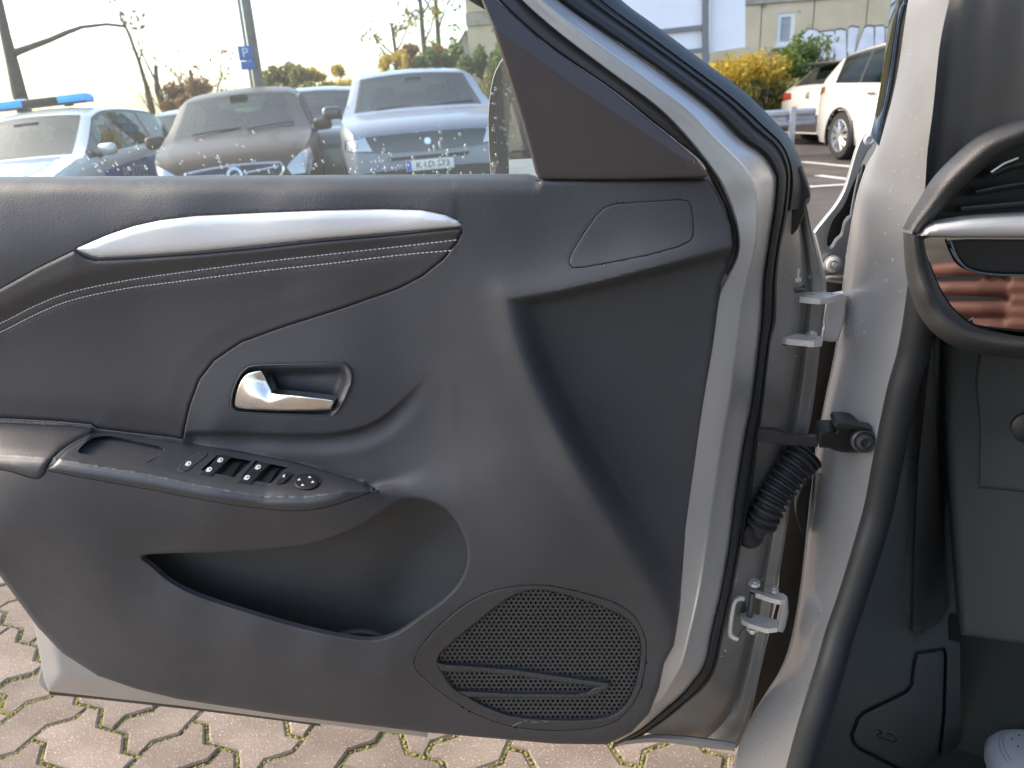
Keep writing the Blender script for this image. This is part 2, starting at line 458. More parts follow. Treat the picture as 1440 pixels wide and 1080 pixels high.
PAD = np.array([(-98, 600), (-92, 593), (-70, 591), (0, 594), (78, 598), (124, 601), (133, 607), (112, 618), (92, 630), (76, 644), (68, 656), (63, 667), (56, 673), (44, 673), (0, 661), (-70, 659), (-92, 654), (-98, 645)], float)
PADS = spline(PAD, 3, True)
SWP = np.array([(138, 607.5), (233, 619), (338, 635), (408, 648), (467, 664), (513, 680), (521, 690), (516, 695), (459, 714), (416, 719), (373, 716), (311, 708), (194, 686), (70, 663), (74, 654), (94, 632), (116, 618)], float)
SWPS = spline(SWP, 3, True)
# height of the moulded door trim above the door plane, in mm, at places on it
SHARED = [(600, 262, 13), (750, 262, 10), (900, 262, 2), (1000, 262, -6), (600, 285, 18), (700, 300, 16), (780, 300, 9), (900, 285, 2), (990, 290, -4),
          (690, 350, 17), (760, 350, 12), (860, 340, 9), (980, 320, 0), (700, 400, 24), (800, 395, 22), (900, 370, 18), (990, 350, 10),
          (600, 430, 16), (650, 420, 19), (560, 470, 13), (620, 500, 15), (690, 500, 26), (600, 580, 15), (690, 580, 30), (760, 600, 34),
          (620, 640, 24), (700, 660, 42), (780, 690, 46), (1030, 330, -8)]
UPF = RBF([(-420, 262, 0), (0, 253, 6), (200, 253, 6), (400, 252, 6), (-420, 300, 22), (-100, 285, 20), (0, 285, 20), (200, 280, 20), (400, 275, 19),
           (-420, 400, 30), (0, 380, 30), (100, 345, 28), (250, 300, 25), (450, 292, 22), (600, 292, 20),
           (0, 480, 12), (200, 420, 14), (400, 400, 14), (560, 370, 14), (0, 580, 14), (150, 580, 14), (250, 520, 14),
           (300, 520, 18), (290, 570, 20), (340, 500, 19), (420, 480, 20), (500, 470, 18), (510, 540, 22), (400, 595, 26), (480, 590, 25), (300, 598, 24),
           (265, 610, 14), (338, 630, 12), (420, 645, 16), (480, 655, 20), (520, 680, 26), (545, 620, 18), (-420, 600, 12)] + SHARED, 0.08)
LOF = RBF([(-420, 262, 10), (0, 253, 10), (300, 300, 14), (0, 450, 30), (300, 450, 25), (500, 500, 20),
           (-420, 660, 96), (-200, 665, 95), (0, 668, 94), (150, 690, 94), (300, 716, 93), (400, 728, 90), (460, 722, 86), (495, 712, 78), (518, 702, 70), (538, 700, 56), (575, 697, 40),
           (-420, 740, 92), (-100, 740, 90), (0, 740, 88), (150, 740, 90), (300, 750, 84), (420, 748, 80), (480, 736, 70), (520, 722, 58), (200, 752, 86),
           (0, 790, 78), (100, 790, 78), (190, 778, 68), (300, 775, 64), (420, 768, 58), (360, 772, 61), (220, 810, 62), (300, 848, 62), (420, 884, 60), (520, 905, 56), (570, 892, 52),
           (630, 850, 48), (662, 790, 44), (655, 740, 42), (615, 700, 40), (250, 850, 74), (350, 895, 74), (450, 922, 72), (550, 935, 64), (150, 815, 78), (600, 895, 54),
           (60, 860, 30), (0, 800, 30), (-80, 700, 60), (-200, 560, 20), (100, 905, 34), (200, 960, 36), (300, 985, 36), (400, 1000, 34), (250, 920, 60), (400, 960, 58), (600, 1025, 20), (500, 990, 46),
           (650, 880, 42), (700, 850, 40), (750, 815, 44), (720, 760, 46), (800, 760, 46), (850, 790, 36), (900, 830, 22),
           (600, 950, 36), (700, 920, 24), (800, 880, 20), (900, 900, 6), (700, 1000, 20), (800, 1000, 14), (850, 1040, 2), (900, 990, 0), (930, 930, -4), (780, 1040, 6), (700, 1038, 12)] + SHARED, 0.35)
RZF = RBF([(715, 440, 14), (850, 410, 6), (1000, 375, -2), (760, 520, 8), (850, 520, 0), (1000, 500, -6), (800, 600, 10), (900, 650, -2), (980, 640, -7),
           (870, 730, 10), (960, 780, -5), (920, 820, 6), (945, 890, -4), (1040, 330, -8)], 0.02)

def trim_base(X):
    """the smooth moulded surface"""
    U = UPF(X); L = LOF(X)
    ya = np.interp(X[:, 0], A_LINE[:, 0], A_LINE[:, 1]); yt = np.interp(X[:, 0], T_LINE[:, 0], T_LINE[:, 1])
    dA = pdist(A_LINE, X); dT = pdist(T_LINE, X)
    w = np.where(X[:, 1] < ya, U, L)
    mid = (X[:, 1] >= ya) & (X[:, 1] <= yt)
    t = dA/(dA+dT+1e-6)
    w = np.where(mid, U*(1-t)+L*t, w) - 4.5*np.exp(-(dT/7)**2)*(1-sm(440, 512, X[:, 0]))
    k = sm(505, 640, X[:, 0])
    fl_ = sm(535, 620, X[:, 0]); kk = np.clip((X[:, 1]-691+14+31*fl_)/(22+43*fl_), 0, 1); kk = kk*kk*(3-2*kk); right = U*(1-kk)+L*kk
    right = np.where(X[:, 0] > 640, L, right)
    kx = sm(512, 550, X[:, 0]); w = w*(1-kx)+right*kx
    # raised lip round the pull handle, shelf under it
    d = pdist(BEZEL_LIP, X); below = X[:, 1] > np.interp(X[:, 0], BEZEL_LIP[:, 0], BEZEL_LIP[:, 1])
    inx = sm(255, 275, X[:, 0])*(1-sm(530, 610, X[:, 0]))
    w = w + np.where(below, -8*(sm(0, 7, d))*(1-sm(9, 34, d)), 0)*inx
    # darker recessed field by the hinge side, with its crease and ridge
    ins = inside(RZONE, X)
    k = np.where(ins, sm(0, 1, np.minimum(pdist(CREASE, X)/16, pdist(RIDGE, X)/46)), 0)
    w = w + 5*np.exp(-(np.minimum(pdist(CREASE, X), pdist(RIDGE, X))/26)**2)*sm(640, 720, X[:, 0])
    w = w*(1-k)+(RZF(X)-9)*k
    # rolled top edge and turned-in bottom/right edges
    q = np.clip((X[:, 1]-248)/26, 0, 1); w = w - 24*(1-np.sqrt(np.maximum(0, 1-(1-q)**2)))*(X[:, 0] < 756)
    return w
def trim_w(X):
    w = trim_base(X)
    w = w - 9*sm(0.5, 3, sdf(INSERT, X)) - 5*sm(0.2, 1.6, sdf(TWEET, X)) - 9*sm(0.2, 2, sdf(SPK, X)) - 6*sm(0, 2, sdf(STRIP, X)) - 7*sm(0.3, 2.2, np.maximum(sdf(SWPS, X), sdf(PADS, X)))
    return w*MM
def ex_loops(poly, st=4): return [inset(resample(poly, st), d) for d in ((-1.2, 0.4, 1.6, 3.2) if st > 3 else (-1.0, -.1, .9, 1.8, 2.8))]
# ------------------------------------------------------------------ door shell (painted metal) : the part the other pieces hang on
def seg(rows): return rows
FRAME_ROWS = [  # left edge, right edge, with heights (m)
    (560, -160, .0, 598, -160, -.02), (624, -100, -.006, 668, -100, -.03), (700, -40, -.012, 745, -40, -.034), (732, 0, -.012, 786, 0, -.036), (785, 47, -.012, 850, 46, -.038), (860, 104, -.012, 935, 105, -.040), (922, 150, -.012, 1000, 154, -.042),
    (965, 194, -.012, 1042, 195, -.044), (1000, 240, -.012, 1074, 218, -.046), (1014, 262, -.012, 1091, 243, -.048), (1028, 296, -.014, 1093, 264, -.048), (1037, 330, -.014, 1088, 306, -.046), (1036, 360, -.014, 1081, 349, -.045),
    (1022, 390, -.014, 1075, 393, -.044), (1008, 420, -.016, 1073, 438, -.043), (1000, 482, -.016, 1069, 482, -.042), (986, 569, -.016, 1058, 569, -.042), (979, 613, -.016, 1049, 613, -.042),
    (968, 690, -.016, 1036, 695, -.042), (956, 767, -.016, 1027, 767, -.042), (944, 833, -.016, 1015, 833, -.042), (934, 880, -.016, 1004, 880, -.042), (920, 925, -.016, 993, 932, -.042),
    (912, 950, -.016, 980, 953, -.042), (900, 980, -.016, 961, 976, -.042), (885, 1005, -.016, 931, 1002, -.042), (868, 1025, -.016, 900, 1027, -.042), (850, 1038, -.016, 868, 1044, -.042)]
PROF_FRAME = [(0, -.010), (.025, -.001), (.06, .0025), (.3, .009), (.50, .0148), (.54, .0155), (.57, .0148), (.60, .0128), (.75, .008), (.9, .003), (.96, .0005), (1, -.006)]
door = ribbon('door', FRAME_ROWS, PROF_FRAME, 'car_silver', car, DOOR, sub=8, label='open front door with dark trim inside its silver frame')
# lower rear corner of the metal shell below the trim
SHELL_LOW = np.array([(48, 868), (52, 900), (62, 955), (68, 972), (150, 981), (250, 992), (420, 1014), (600, 1037), (600, 1005), (250, 955), (150, 920), (90, 880)], float)
patch('shell_corner', SHELL_LOW, lambda X: (-0.010+0.020*sm(0, 26, sdf(SHELL_LOW, X))) , 'car_silver', door, step=7, skirt=0.05, rnd=5)
ribbon('shell_lower_edge', [(66, 966, -.016, 70, 977, -.03), (150, 978, -.016, 152, 985, -.03), (300, 996, -.016, 302, 1002, -.03), (450, 1017, -.016, 451, 1021, -.03)],
       [(0, 0), (.5, .003), (1, -.004)], 'rubber', door, DOOR)
patch('rear_edge_trim', [(58, 935), (66, 925), (67, 973), (58, 966), (53, 958)], -0.035, 'car_silver', door, step=4, skirt=0.04, rnd=2)
ribbon('shell_rear_edge', [(-100, 258, -.01, -122, 258, -.03), (-106, 330, -.01, -128, 330, -.03), (-108, 450, -.01, -130, 450, -.03), (-104, 540, -.01, -124, 542, -.03), (-95, 610, -.01, -112, 616, -.03), (-76, 680, -.01, -90, 690, -.03), (-44, 738, -.01, -54, 750, -.03), (-22, 770, -.01, -28, 784, -.03)],
       [(0, 0), (.3, .006), (.7, .004), (.9, -.002), (1, -.03)], 'car_silver', door, DOOR)
# black sealing strip along the shell
SEAL_ROWS = [(598, -160, -.022, 650, -160, -.036), (668, -100, -.032, 722, -100, -.046), (745, -40, -.036, 800, -40, -.05), (784, 0, -.038, 842, 0, -.052), (850, 46, -.04, 904, 46, -.054), (934, 104, -.042, 975, 98, -.056), (1000, 154, -.044, 1030, 140, -.058), (1042, 195, -.046, 1072, 178, -.06),
             (1074, 218, -.048, 1098, 203, -.062), (1090, 243, -.05, 1110, 230, -.064), (1092, 264, -.05, 1112, 256, -.064), (1087, 306, -.048, 1107, 304, -.06), (1080, 349, -.047, 1098, 349, -.06),
             (1074, 393, -.046, 1093, 393, -.06), (1072, 438, -.045, 1091, 450, -.06), (1068, 482, -.044, 1084, 482, -.06), (1057, 569, -.044, 1073, 575, -.06), (1048, 613, -.044, 1066, 620, -.06),
             (1034, 695, -.044, 1056, 700, -.06), (1025, 767, -.044, 1042, 770, -.06), (1013, 833, -.044, 1029, 838, -.06), (1002, 880, -.044, 1019, 884, -.06), (991, 932, -.044, 1007, 938, -.06),
             (978, 953, -.044, 991, 966, -.06), (959, 976, -.044, 964, 990, -.06), (929, 1002, -.044, 934, 1014, -.06), (898, 1027, -.044, 900, 1036, -.06), (862, 1045, -.044, 862, 1052, -.06)]
ribbon('door_seal', SEAL_ROWS, [(0, -.006), (.06, .003), (.2, .008), (.45, .009), (.62, .004), (.72, .001), (.82, .004), (.93, .003), (1, -.006)], 'rubber', door, DOOR, sub=6)
# outer window frame moulding (black), top right
ribbon('outer_frame_moulding', [(650, -160, -.036, 690, -160, -.055), (722, -100, -.046, 764, -100, -.066), (800, -40, -.05, 842, -40, -.07), (842, 0, -.052, 874, 0, -.072), (904, 46, -.054, 925, 38, -.076), (975, 98, -.056, 992, 88, -.08), (1030, 140, -.058, 1046, 128, -.084),
       (1072, 178, -.06, 1085, 166, -.088), (1098, 203, -.062, 1112, 196, -.09), (1110, 230, -.064, 1128, 232, -.092), (1112, 258, -.064, 1140, 272, -.095), (1108, 296, -.062, 1134, 292, -.094)],
       [(0, -.002), (.12, .004), (.5, .003), (.75, .0), (.85, -.003), (1, -.012)], 'rubber', door, DOOR)
patch('mirror_corner_seal', [(1108, 240), (1127, 234), (1139, 268), (1140, 276), (1134, 281), (1132, 300), (1122, 322), (1106, 340), (1100, 344), (1104, 300)], -0.078, 'rubber_dark', door, step=5, rnd=4, skirt=0.02)
# shut face behind the seal
SHUT_ROWS = [(1104, 268, -.062, 1135, 284, -.105), (1100, 310, -.060, 1144, 327, -.118), (1094, 360, -.060, 1155, 367, -.120), (1088, 410, -.060, 1162, 407, -.122), (1082, 482, -.060, 1154, 482, -.122),
             (1068, 575, -.060, 1142, 580, -.122), (1054, 650, -.060, 1126, 650, -.122), (1046, 700, -.060, 1113, 700, -.122), (1034, 767, -.060, 1103, 765, -.122), (1022, 833, -.060, 1092, 830, -.122),
             (1014, 884, -.060, 1080, 895, -.122), (1002, 938, -.060, 1068, 950, -.122), (985, 966, -.060, 1056, 1005, -.122), (950, 992, -.060, 1044, 1038, -.122), (892, 1028, -.060, 1036, 1052, -.122)]
ribbon('shut_face', SHUT_ROWS, [(0, 0), (.1, -.004), (.3, -.001), (.5, .0), (.56, -.012), (.66, -.016), (.74, -.006), (.82, .0), (.9, .003), (.94, .006), (1, .004)], 'car_silver_shaded', door, DOOR, sub=6)
ribbon('door_bottom_flange', [(862, 1040, -.055, 862, 1050, -.05), (920, 1032, -.066, 918, 1044, -.06), (980, 1036, -.068, 980, 1050, -.062), (1034, 1044, -.072, 1034, 1057, -.066)],
       [(0, -.004), (.15, .002), (.5, .004), (.85, .002), (1, -.006)], 'car_silver', door, DOOR)
# rear closure of the door so that it is solid from behind: outer skin
osk = MB()
def dl(u, z, w):   # door-local -> world; u metres rearwards from the hinge end
    p = DOOR.O + np.array([-0.981, 0.192, 0])*u + DOOR.n*w; return (p[0], p[1], z)
sec = [(0.335, -.10, .74), (0.45, -.13, .77), (0.54, -.14, .80), (0.64, -.145, .84), (0.80, -.14, .86), (0.95, -.115, .87), (1.02, -.085, .87)]
us = [0, .12, .3, .5, .7, .85, .95, 1.0]; m_ = len(sec)
for u in us:
    for z, w, um in sec: osk.v.append(dl(-.16+(um+.16)*u, z, w*(1 if u < .9 else .55)-.06*max(0, 1-u/.3)))
for i in range(len(us)-1):
    for j in range(m_-1): osk.f.append((i*m_+j, i*m_+j+1, (i+1)*m_+j+1, (i+1)*m_+j))
osk.build('outer_skin', 'car_silver', door)

# ------------------------------------------------------------------ trim carrier with its openings
TRAY = spline([(101, 641), (108, 631), (120, 622), (138, 614.5), (156, 613.5), (200, 622), (233, 630), (230, 636), (207, 651), (190, 655), (155, 652.5), (115, 645)], 3, True)
patch('trim_panel', TRIM, trim_w, 'trim_plastic', door, step=6.5, holes=[CUP, POCKET], rnd=7, rdep=.010, hrnd=4, skirt=0.02, hskirt=0.005,
      extra=ex_loops(INSERT, 2.5)+ex_loops(TWEET)+ex_loops(SPK)+ex_loops(STRIP)+ex_loops(SWPS, 2)+ex_loops(PADS, 2)+[resample(q, 5, False)+np.array((0, d)) for q in (A_LINE, T_LINE, B_LINE, CREASE, BEZEL_LIP) for d in (-2.5, 0.3, 2.5, 6)], ang=50)
# leather-look insert with seams
INSET_IN = inset(resample(INSERT, 6), 1.0)
SEAM1 = spline([(-104, 500), (0, 455), (50, 430), (100, 411), (175, 395), (250, 384), (360, 369.5), (460, 358), (560, 347), (646, 337)], 8)
SEAM2 = spline([(-104, 513), (0, 467.5), (50, 442.5), (100, 422.5), (175, 406), (250, 396), (360, 382), (460, 371), (560, 359), (641, 351.7)], 8)
def insert_w(X):
    d1 = pdist(SEAM1, X); d2 = pdist(SEAM2, X)
    w = UPF(X)
    # padded roll between the bright strip and the seams
    above = X[:, 1] < np.interp(X[:, 0], SEAM1[:, 0], SEAM1[:, 1])
    w = w + np.where(above, 6*sm(0, 26, d1), 0) - 1.3*np.exp(-(d1/2.2)**2) - 1.3*np.exp(-(d2/2.2)**2) + 2.0*sm(3, 40, sdf(INSERT, X))
    return (w-1.5)*MM
patch('door_insert', INSET_IN, insert_w, 'trim_insert', door, step=6, rnd=6, rdep=.006, skirt=0.010, extra=[q for s_ in (SEAM1, SEAM2) for q in (s_, s_+np.array((0, 2.2)), s_-np.array((0, 2.2)))], ang=60)
def stitches(seam):
    mb = MB(); s_ = resample(seam, 1.0, False); X = s_[s_[:, 0] > -98]
    W = DOOR(X[:, 0], X[:, 1], insert_w(X)+0.0006)
    L = np.concatenate([[0], np.cumsum(np.linalg.norm(np.diff(W, axis=0), axis=1))]); p = 0.0
    while p+0.0036 < L[-1]:
        a = Vector([np.interp(p, L, W[:, i]) for i in range(3)]); b = Vector([np.interp(p+.0034, L, W[:, i]) for i in range(3)])
        c = (a+b)/2 + Vector(DOOR.n)*0.0004
        mb.tube([a, c, b], [.00045, .0007, .00045], 5); p += 0.0047
    return mb
for s_ in (SEAM1, SEAM2): stitches(s_).build('stitching', 'thread', door, label='pale stitched seam on the dark insert')
patch('bright_strip', STRIP, lambda X: (UPF(X)+3.5)*MM, 'silver_trim', door, step=5, rnd=12, rdep=.006, skirt=0.008, ang=60, label='brushed silver trim strip along the top of the door')
patch('tweeter_cover', inset(resample(TWEET, 4), 0.9), lambda X: (trim_base(X)+0.3)*MM, 'trim_plastic', door, step=6, rnd=2.2, skirt=0.006)
# sail panel in the window corner
SAIL = np.array([(668, -25), (677, 0), (692, 37), (706, 80), (720, 125), (733, 168), (742, 200), (753, 243), (758, 251), (767, 253), (880, 253), (993, 250), (996, 246), (980, 225), (947, 197), (910, 167), (860, 127), (810, 92), (760, 57), (697, 0), (668, -25)], float)[:-1]
SCR = np.array([(660, 5), (692, 37), (780, 101), (870, 163), (930, 203), (966, 227)], float)
def sail_w(X):
    y = np.interp(X[:, 0], SCR[:, 0], SCR[:, 1]); k = (X[:, 1] < y)
    d = pdist(SCR, X)
    lean = np.clip((250-X[:, 1])/250, 0, 1.2)*18
    return (6+lean-np.where(k, 1.0*np.minimum(d, 30)*0.55, -0.01*np.minimum(d, 40)))*MM
patch('sail_panel', SAIL, sail_w, 'sail_plastic', door, step=7, rnd=4, rdep=.005, skirt=0.03, extra=[resample(SCR, 5, False)+np.array((0, d)) for d in (-2, 0, 2)], ang=60, label='black triangular cover in the front corner of the door window')
ribbon('frame_gap_seal', [(690, -15, 0.0, 740, -15, -.02), (700, 0, -.002, 736, 0, -.018), (762, 57, -.004, 800, 57, -.018), (862, 127, -.006, 890, 124, -.018), (912, 167, -.008, 935, 160, -.018), (950, 197, -.01, 968, 195, -.018), (985, 226, -.012, 1001, 240, -.018), (997, 247, -.012, 1016, 264, -.018), (1004, 262, -.014, 1030, 296, -.02), (1022, 300, -.016, 1040, 330, -.022), (1024, 345, -.016, 1040, 360, -.022), (1016, 380, -.016, 1026, 392, -.022)],
       [(0, -.008), (.15, -.004), (.5, .0), (.85, -.001), (1, -.006)], 'sail_plastic', door, DOOR)
patch('glass_run_channel', [(640, -40), (655, -2), (672, 8), (686, 16), (700, -40)], -0.012, 'rubber', door, step=6, skirt=0.02)
# ------------------------------------------------------------------ window pane, outer belt moulding, drops
GL = np.array([(-118, -160), (600, -110), (655, -60), (690, 20), (722, 120), (752, 240), (756, 262), (-118, 264)], float)
def glass_w(X): return -0.030+0.00016*np.clip(255-X[:, 1], -20, 400)*0.5
patch('window_pane', GL, glass_w, 'door_glass', door, step=40, skirt=0, ang=60)
ribbon('window_belt_moulding', [(-118, 251, -.036, -118, 259, -.022), (0, 250.5, -.036, 0, 258, -.022), (400, 249, -.036, 400, 256, -.022), (752, 246.5, -.036, 752, 254, -.022)],
       [(0, -.01), (.2, 0), (1, 0)], 'rubber', door, DOOR)
rnd_ = random.Random(4); dm = MB()
nD = Vector(DOOR.n)
def drop(mb, p, r_, n, flat=0.45, stretch=1.0, ns=7):
    q = Vector(n).to_track_quat('Z', 'Y').to_matrix()
    rx = r_*stretch
    mb.ell(p, (r_, rx, r_*flat), ns, 4, M=q)
spots = []
for i in range(150):
    x = rnd_.choice([rnd_.uniform(490, 700), rnd_.uniform(490, 700), rnd_.uniform(120, 470), rnd_.uniform(0, 700)])
    y = 246-abs(rnd_.gauss(0, 34)) if x > 470 else 244-abs(rnd_.gauss(0, 22))
    if 60 < y: spots.append((x, y))
for (x, y) in spots:
    X = np.array([(x, y)]); p = Vector(DOOR(x, y, glass_w(X)+0.0008)[0]); r_ = rnd_.choice([.0008, .001, .0012, .0016, .0020])
    drop(dm, p, r_, nD, 0.5, rnd_.uniform(.8, 1.7))
dm.build('water_drops', 'drop_bright', door, kind='stuff')
# ------------------------------------------------------------------ exterior mirror seen through the pane
mr = MB()
def mw(x, y, Y): return PY(x, y, Y)[0]
MIR = spline([(692, 262), (688, 205), (687, 160), (692, 118), (700, 95), (712, 82), (740, 90), (775, 150), (790, 262)], 4)
nn = len(MIR); base = []
for (Yd, sc) in ((1.02, 1.0), (1.04, 1.02), (1.10, 1.0), (1.16, .9), (1.2, .7)):
    c = MIR.mean(0)
    for p in MIR:
        q = c+(p-c)*sc; mr.v.append(tuple(mw(q[0], q[1], Yd)))
for l in range(4):
    for i in range(nn-1): mr.f.append((l*nn+i, l*nn+i+1, (l+1)*nn+i+1, (l+1)*nn+i))
mr.f.append(tuple(4*nn+i for i in range(nn)))
mr.build('mirror_housing', 'car_silver_shaded', door)
MB().add([mw(x, y, 1.03) for x, y in [(702, 262), (699, 200), (699, 150), (704, 118), (714, 104), (738, 110), (770, 160), (780, 262)]], [tuple(range(8))]).build('mirror_bezel', 'rubber', door)
pm('mirror_glass', (0.85, 0.9, 0.88), 0.02, metal=1.0)
MB().add([mw(x, y, 1.026) for x, y in [(716, 262), (715, 200), (717, 150), (724, 126), (742, 130), (770, 170), (778, 262)]], [tuple(range(7))]).build('mirror_glass', 'mirror_glass', door)
md = MB()
for i in range(40):
    x = rnd_.uniform(692, 722); y = rnd_.uniform(110, 246); drop(md, Vector(mw(x, y, 1.018)), rnd_.choice([.001, .0014, .002]), (0, -1, .2))
md.build('mirror_drops', 'drop_water', door, kind='stuff')

# ------------------------------------------------------------------ pull handle in its cup
CUPB = inset(CUP, -3)
patch('handle_cup', CUPB, lambda X: (trim_base(X)-4-22*sm(2, 16, sdf(CUPB, X))+7*sm(430, 486, X[:, 0]))*MM, 'trim_smooth', door, step=5, skirt=0.01, ang=60)
patch('handle_rim', inset(resample(CUP, 4), -2.4), lambda X: (trim_base(X)+0.8)*MM, 'trim_smooth', door, step=5, holes=[inset(resample(CUP, 4), 0.2)], rnd=1.2, hrnd=1.2, skirt=.006)
LEVER = spline([(328, 568), (331, 553), (337, 537), (344, 527.5), (352, 523), (366, 520.5), (369, 523), (376, 536), (382, 548), (386, 552.5), (422, 556.5), (463, 561.5), (469.5, 565), (466.5, 573.5), (458, 577.5), (392, 578), (340, 575.5), (330, 573)], 3, True)
LEV = RBF([(330, 570, 0), (334, 550, 2), (345, 528, 2), (364, 522, 1), (350, 545, 4), (372, 536, -6), (380, 550, -10), (360, 552, 8), (368, 558, 12), (385, 556, 8), (420, 559, 10), (465, 564, 8), (390, 562, 13), (430, 565, 13), (462, 569, 10), (345, 572, 2), (400, 575, 4), (455, 576, 3), (352, 562, 8)], 0.05)
patch('door_handle', LEVER, lambda X: (trim_base(X)+LEV(X)*0.8-2)*MM, 'satin_chrome', door, step=2.6, bstep=2.5, rnd=2.5, rdep=.0025, skirt=0.012, ang=70, label='satin chrome pull lever in its dark cup')
# ------------------------------------------------------------------ armrest pad, switch panel
TX = [resample(T_LINE, 4, False)+np.array((0, d)) for d in (-6, -3, -1, 1, 3, 6)]
patch('armrest_pad', PADS, lambda X: (trim_base(X)+3.5)*MM, 'trim_soft', door, step=5, bstep=3, rnd=11, rdep=.008, skirt=.01, ang=60, extra=TX)
def swp_w(X): return (trim_base(X)+2.5)*MM
def q6(pts): return np.array([(230+x/6, 600+y/6) for x, y in pts], float)
WELL1 = q6([(272, 403), (455, 238), (742, 290), (556, 462)]); WELL2 = q6([(608, 470), (778, 286), (1050, 345), (985, 400), (870, 515)])
patch('switch_panel', SWPS, swp_w, 'trim_smooth', door, step=5, holes=[TRAY, WELL1, WELL2], rnd=6, rdep=.0045, skirt=.004, hskirt=.010, ang=60, extra=TX)
TRB = inset(TRAY, -1.2)
patch('armrest_tray', TRB, lambda X: (trim_base(X)-2.5-34*sm(0.5, 14, sdf(TRB, X)))*MM, 'trim_smooth', door, step=2.5, bstep=2, skirt=.004, ang=70)
for Wl in (WELL1, WELL2): patch('switch_well', inset(resample(Wl, 3), -1.5), lambda X: (trim_base(X)-6)*MM, 'rubber_dark', door, step=4, skirt=.002)
def key(poly, dz, mat='black_key', tilt=0, name='window_switch', rnd=1.0):
    P_ = q6(poly); c = P_.mean(0)
    return patch(name, P_, lambda X: (trim_base(X)+dz+tilt*(X[:, 0]-c[0]))*MM, mat, door, step=3, rnd=rnd, rdep=.001, skirt=.008, bstep=2)
def icon(c, s=1.0, name='switch_icon', dz=4.2, mat='icon_white'):
    x, y = c
    sh = [(-26, 12), (-12, -14), (6, -20), (20, -18), (27, -8), (22, 8), (8, 18), (-8, 20)]
    P_ = q6([(x+a*s, y+b*s) for a, b in sh]); hole = q6([(x+a*s*.5+4, y+b*s*.5) for a, b in sh])
    patch(name, P_, lambda X: (trim_base(X)+dz)*MM, mat, door, step=2, bstep=1.5, skirt=.0006)
    hl = q6([(x+4, y-8), (x+16, y-10), (x+18, y-2), (x+8, y+8)])
    patch('switch_icon_mark', hl, lambda X: (trim_base(X)+dz+.15)*MM, 'black_key', door, step=2, bstep=1.5, skirt=.0002)
for up, lo, i1, i2 in (([(402, 320), (465, 242), (572, 262), (492, 332)], [(296, 402), (398, 325), (490, 336), (402, 420)], (475, 282), (380, 362)),
                       ([(712, 388), (790, 302), (896, 322), (812, 396)], [(622, 470), (710, 394), (812, 402), (736, 488)], (793, 342), (700, 430))):
    key(up, 4); key(lo, 4); icon(i1); icon(i2)
for p in ([(490, 400), (590, 300), (650, 312), (560, 440)], [(820, 460), (905, 360), (960, 372), (880, 500)]): key(p, -2.5, 'rubber_dark', name='rear_window_switch')
key([(112, 352), (150, 310), (285, 215), (310, 207), (360, 215), (376, 230), (350, 262), (205, 372), (170, 384), (125, 374)], 3.6, 'trim_smooth', name='lock_button', rnd=1.6)
icon((205, 312), 1.0, dz=4.0); patch('lock_indicator', q6([(292, 226), (312, 224), (316, 236), (298, 240)]), lambda X: (trim_base(X)+4.0)*MM, pm('indicator_red', (0.25, 0.03, 0.03), .4), door, step=2, bstep=1.5, skirt=.0004)
key([(938, 480), (990, 408), (1040, 404), (1062, 428), (1012, 474)], 6, name='mirror_selector', rnd=1.5)
icon((1016, 416), 0.55, dz=6.4)
ELL = np.array([(230+(1205+113*math.cos(t))/6, 600+(472+64*math.sin(t)-14*math.cos(t)*0)/6) for t in np.linspace(0, 2*math.pi, 28, endpoint=False)])
patch('mirror_knob_base', ELL, lambda X: (trim_base(X)+3.2)*MM, 'rubber_dark', door, step=3, bstep=2, skirt=.004)
patch('mirror_knob', inset(ELL, 1.0), lambda X: (trim_base(X)+7+2.0*(1-sm(0, 6, np.abs(sdf(inset(ELL, 1.0), X)-4)))*0)*MM, 'black_key', door, step=2.5, bstep=2, rnd=4, rdep=.004, skirt=.005)
for cx, cy in ((1142, 446), (1230, 425), (1256, 466), (1170, 492)):
    patch('mirror_knob_arrow', q6([(cx-14, cy+8), (cx, cy-10), (cx+14, cy+6)]), lambda X: (trim_base(X)+7.4)*MM, 'icon_white', door, step=2, bstep=1.5, skirt=.0005)
# ------------------------------------------------------------------ map pocket
PKB = inset(POCKET, -14)
PKF = RBF([(200, 780, 34), (300, 778, 30), (420, 770, 26), (540, 715, 20), (575, 700, 18), (660, 780, 18), (600, 860, 8), (520, 900, 4), (400, 870, 8), (280, 838, 26), (400, 810, 22), (520, 800, 14), (600, 760, 0), (560, 840, -2), (480, 860, 6)], .02)
patch('map_pocket', PKB, lambda X: PKF(X)*MM-0.004, 'pocket_plastic', door, step=8, skirt=.0, ang=60)
cr = MB(); pts = [tuple(DOOR(507+38*math.cos(t), 903+15*math.sin(t), .030)[0]) for t in np.linspace(math.pi*0.98, math.pi*2.05, 22)]
cr.tube(pts, .003, 6); cr.build('bottle_ring', 'trim_smooth', door)
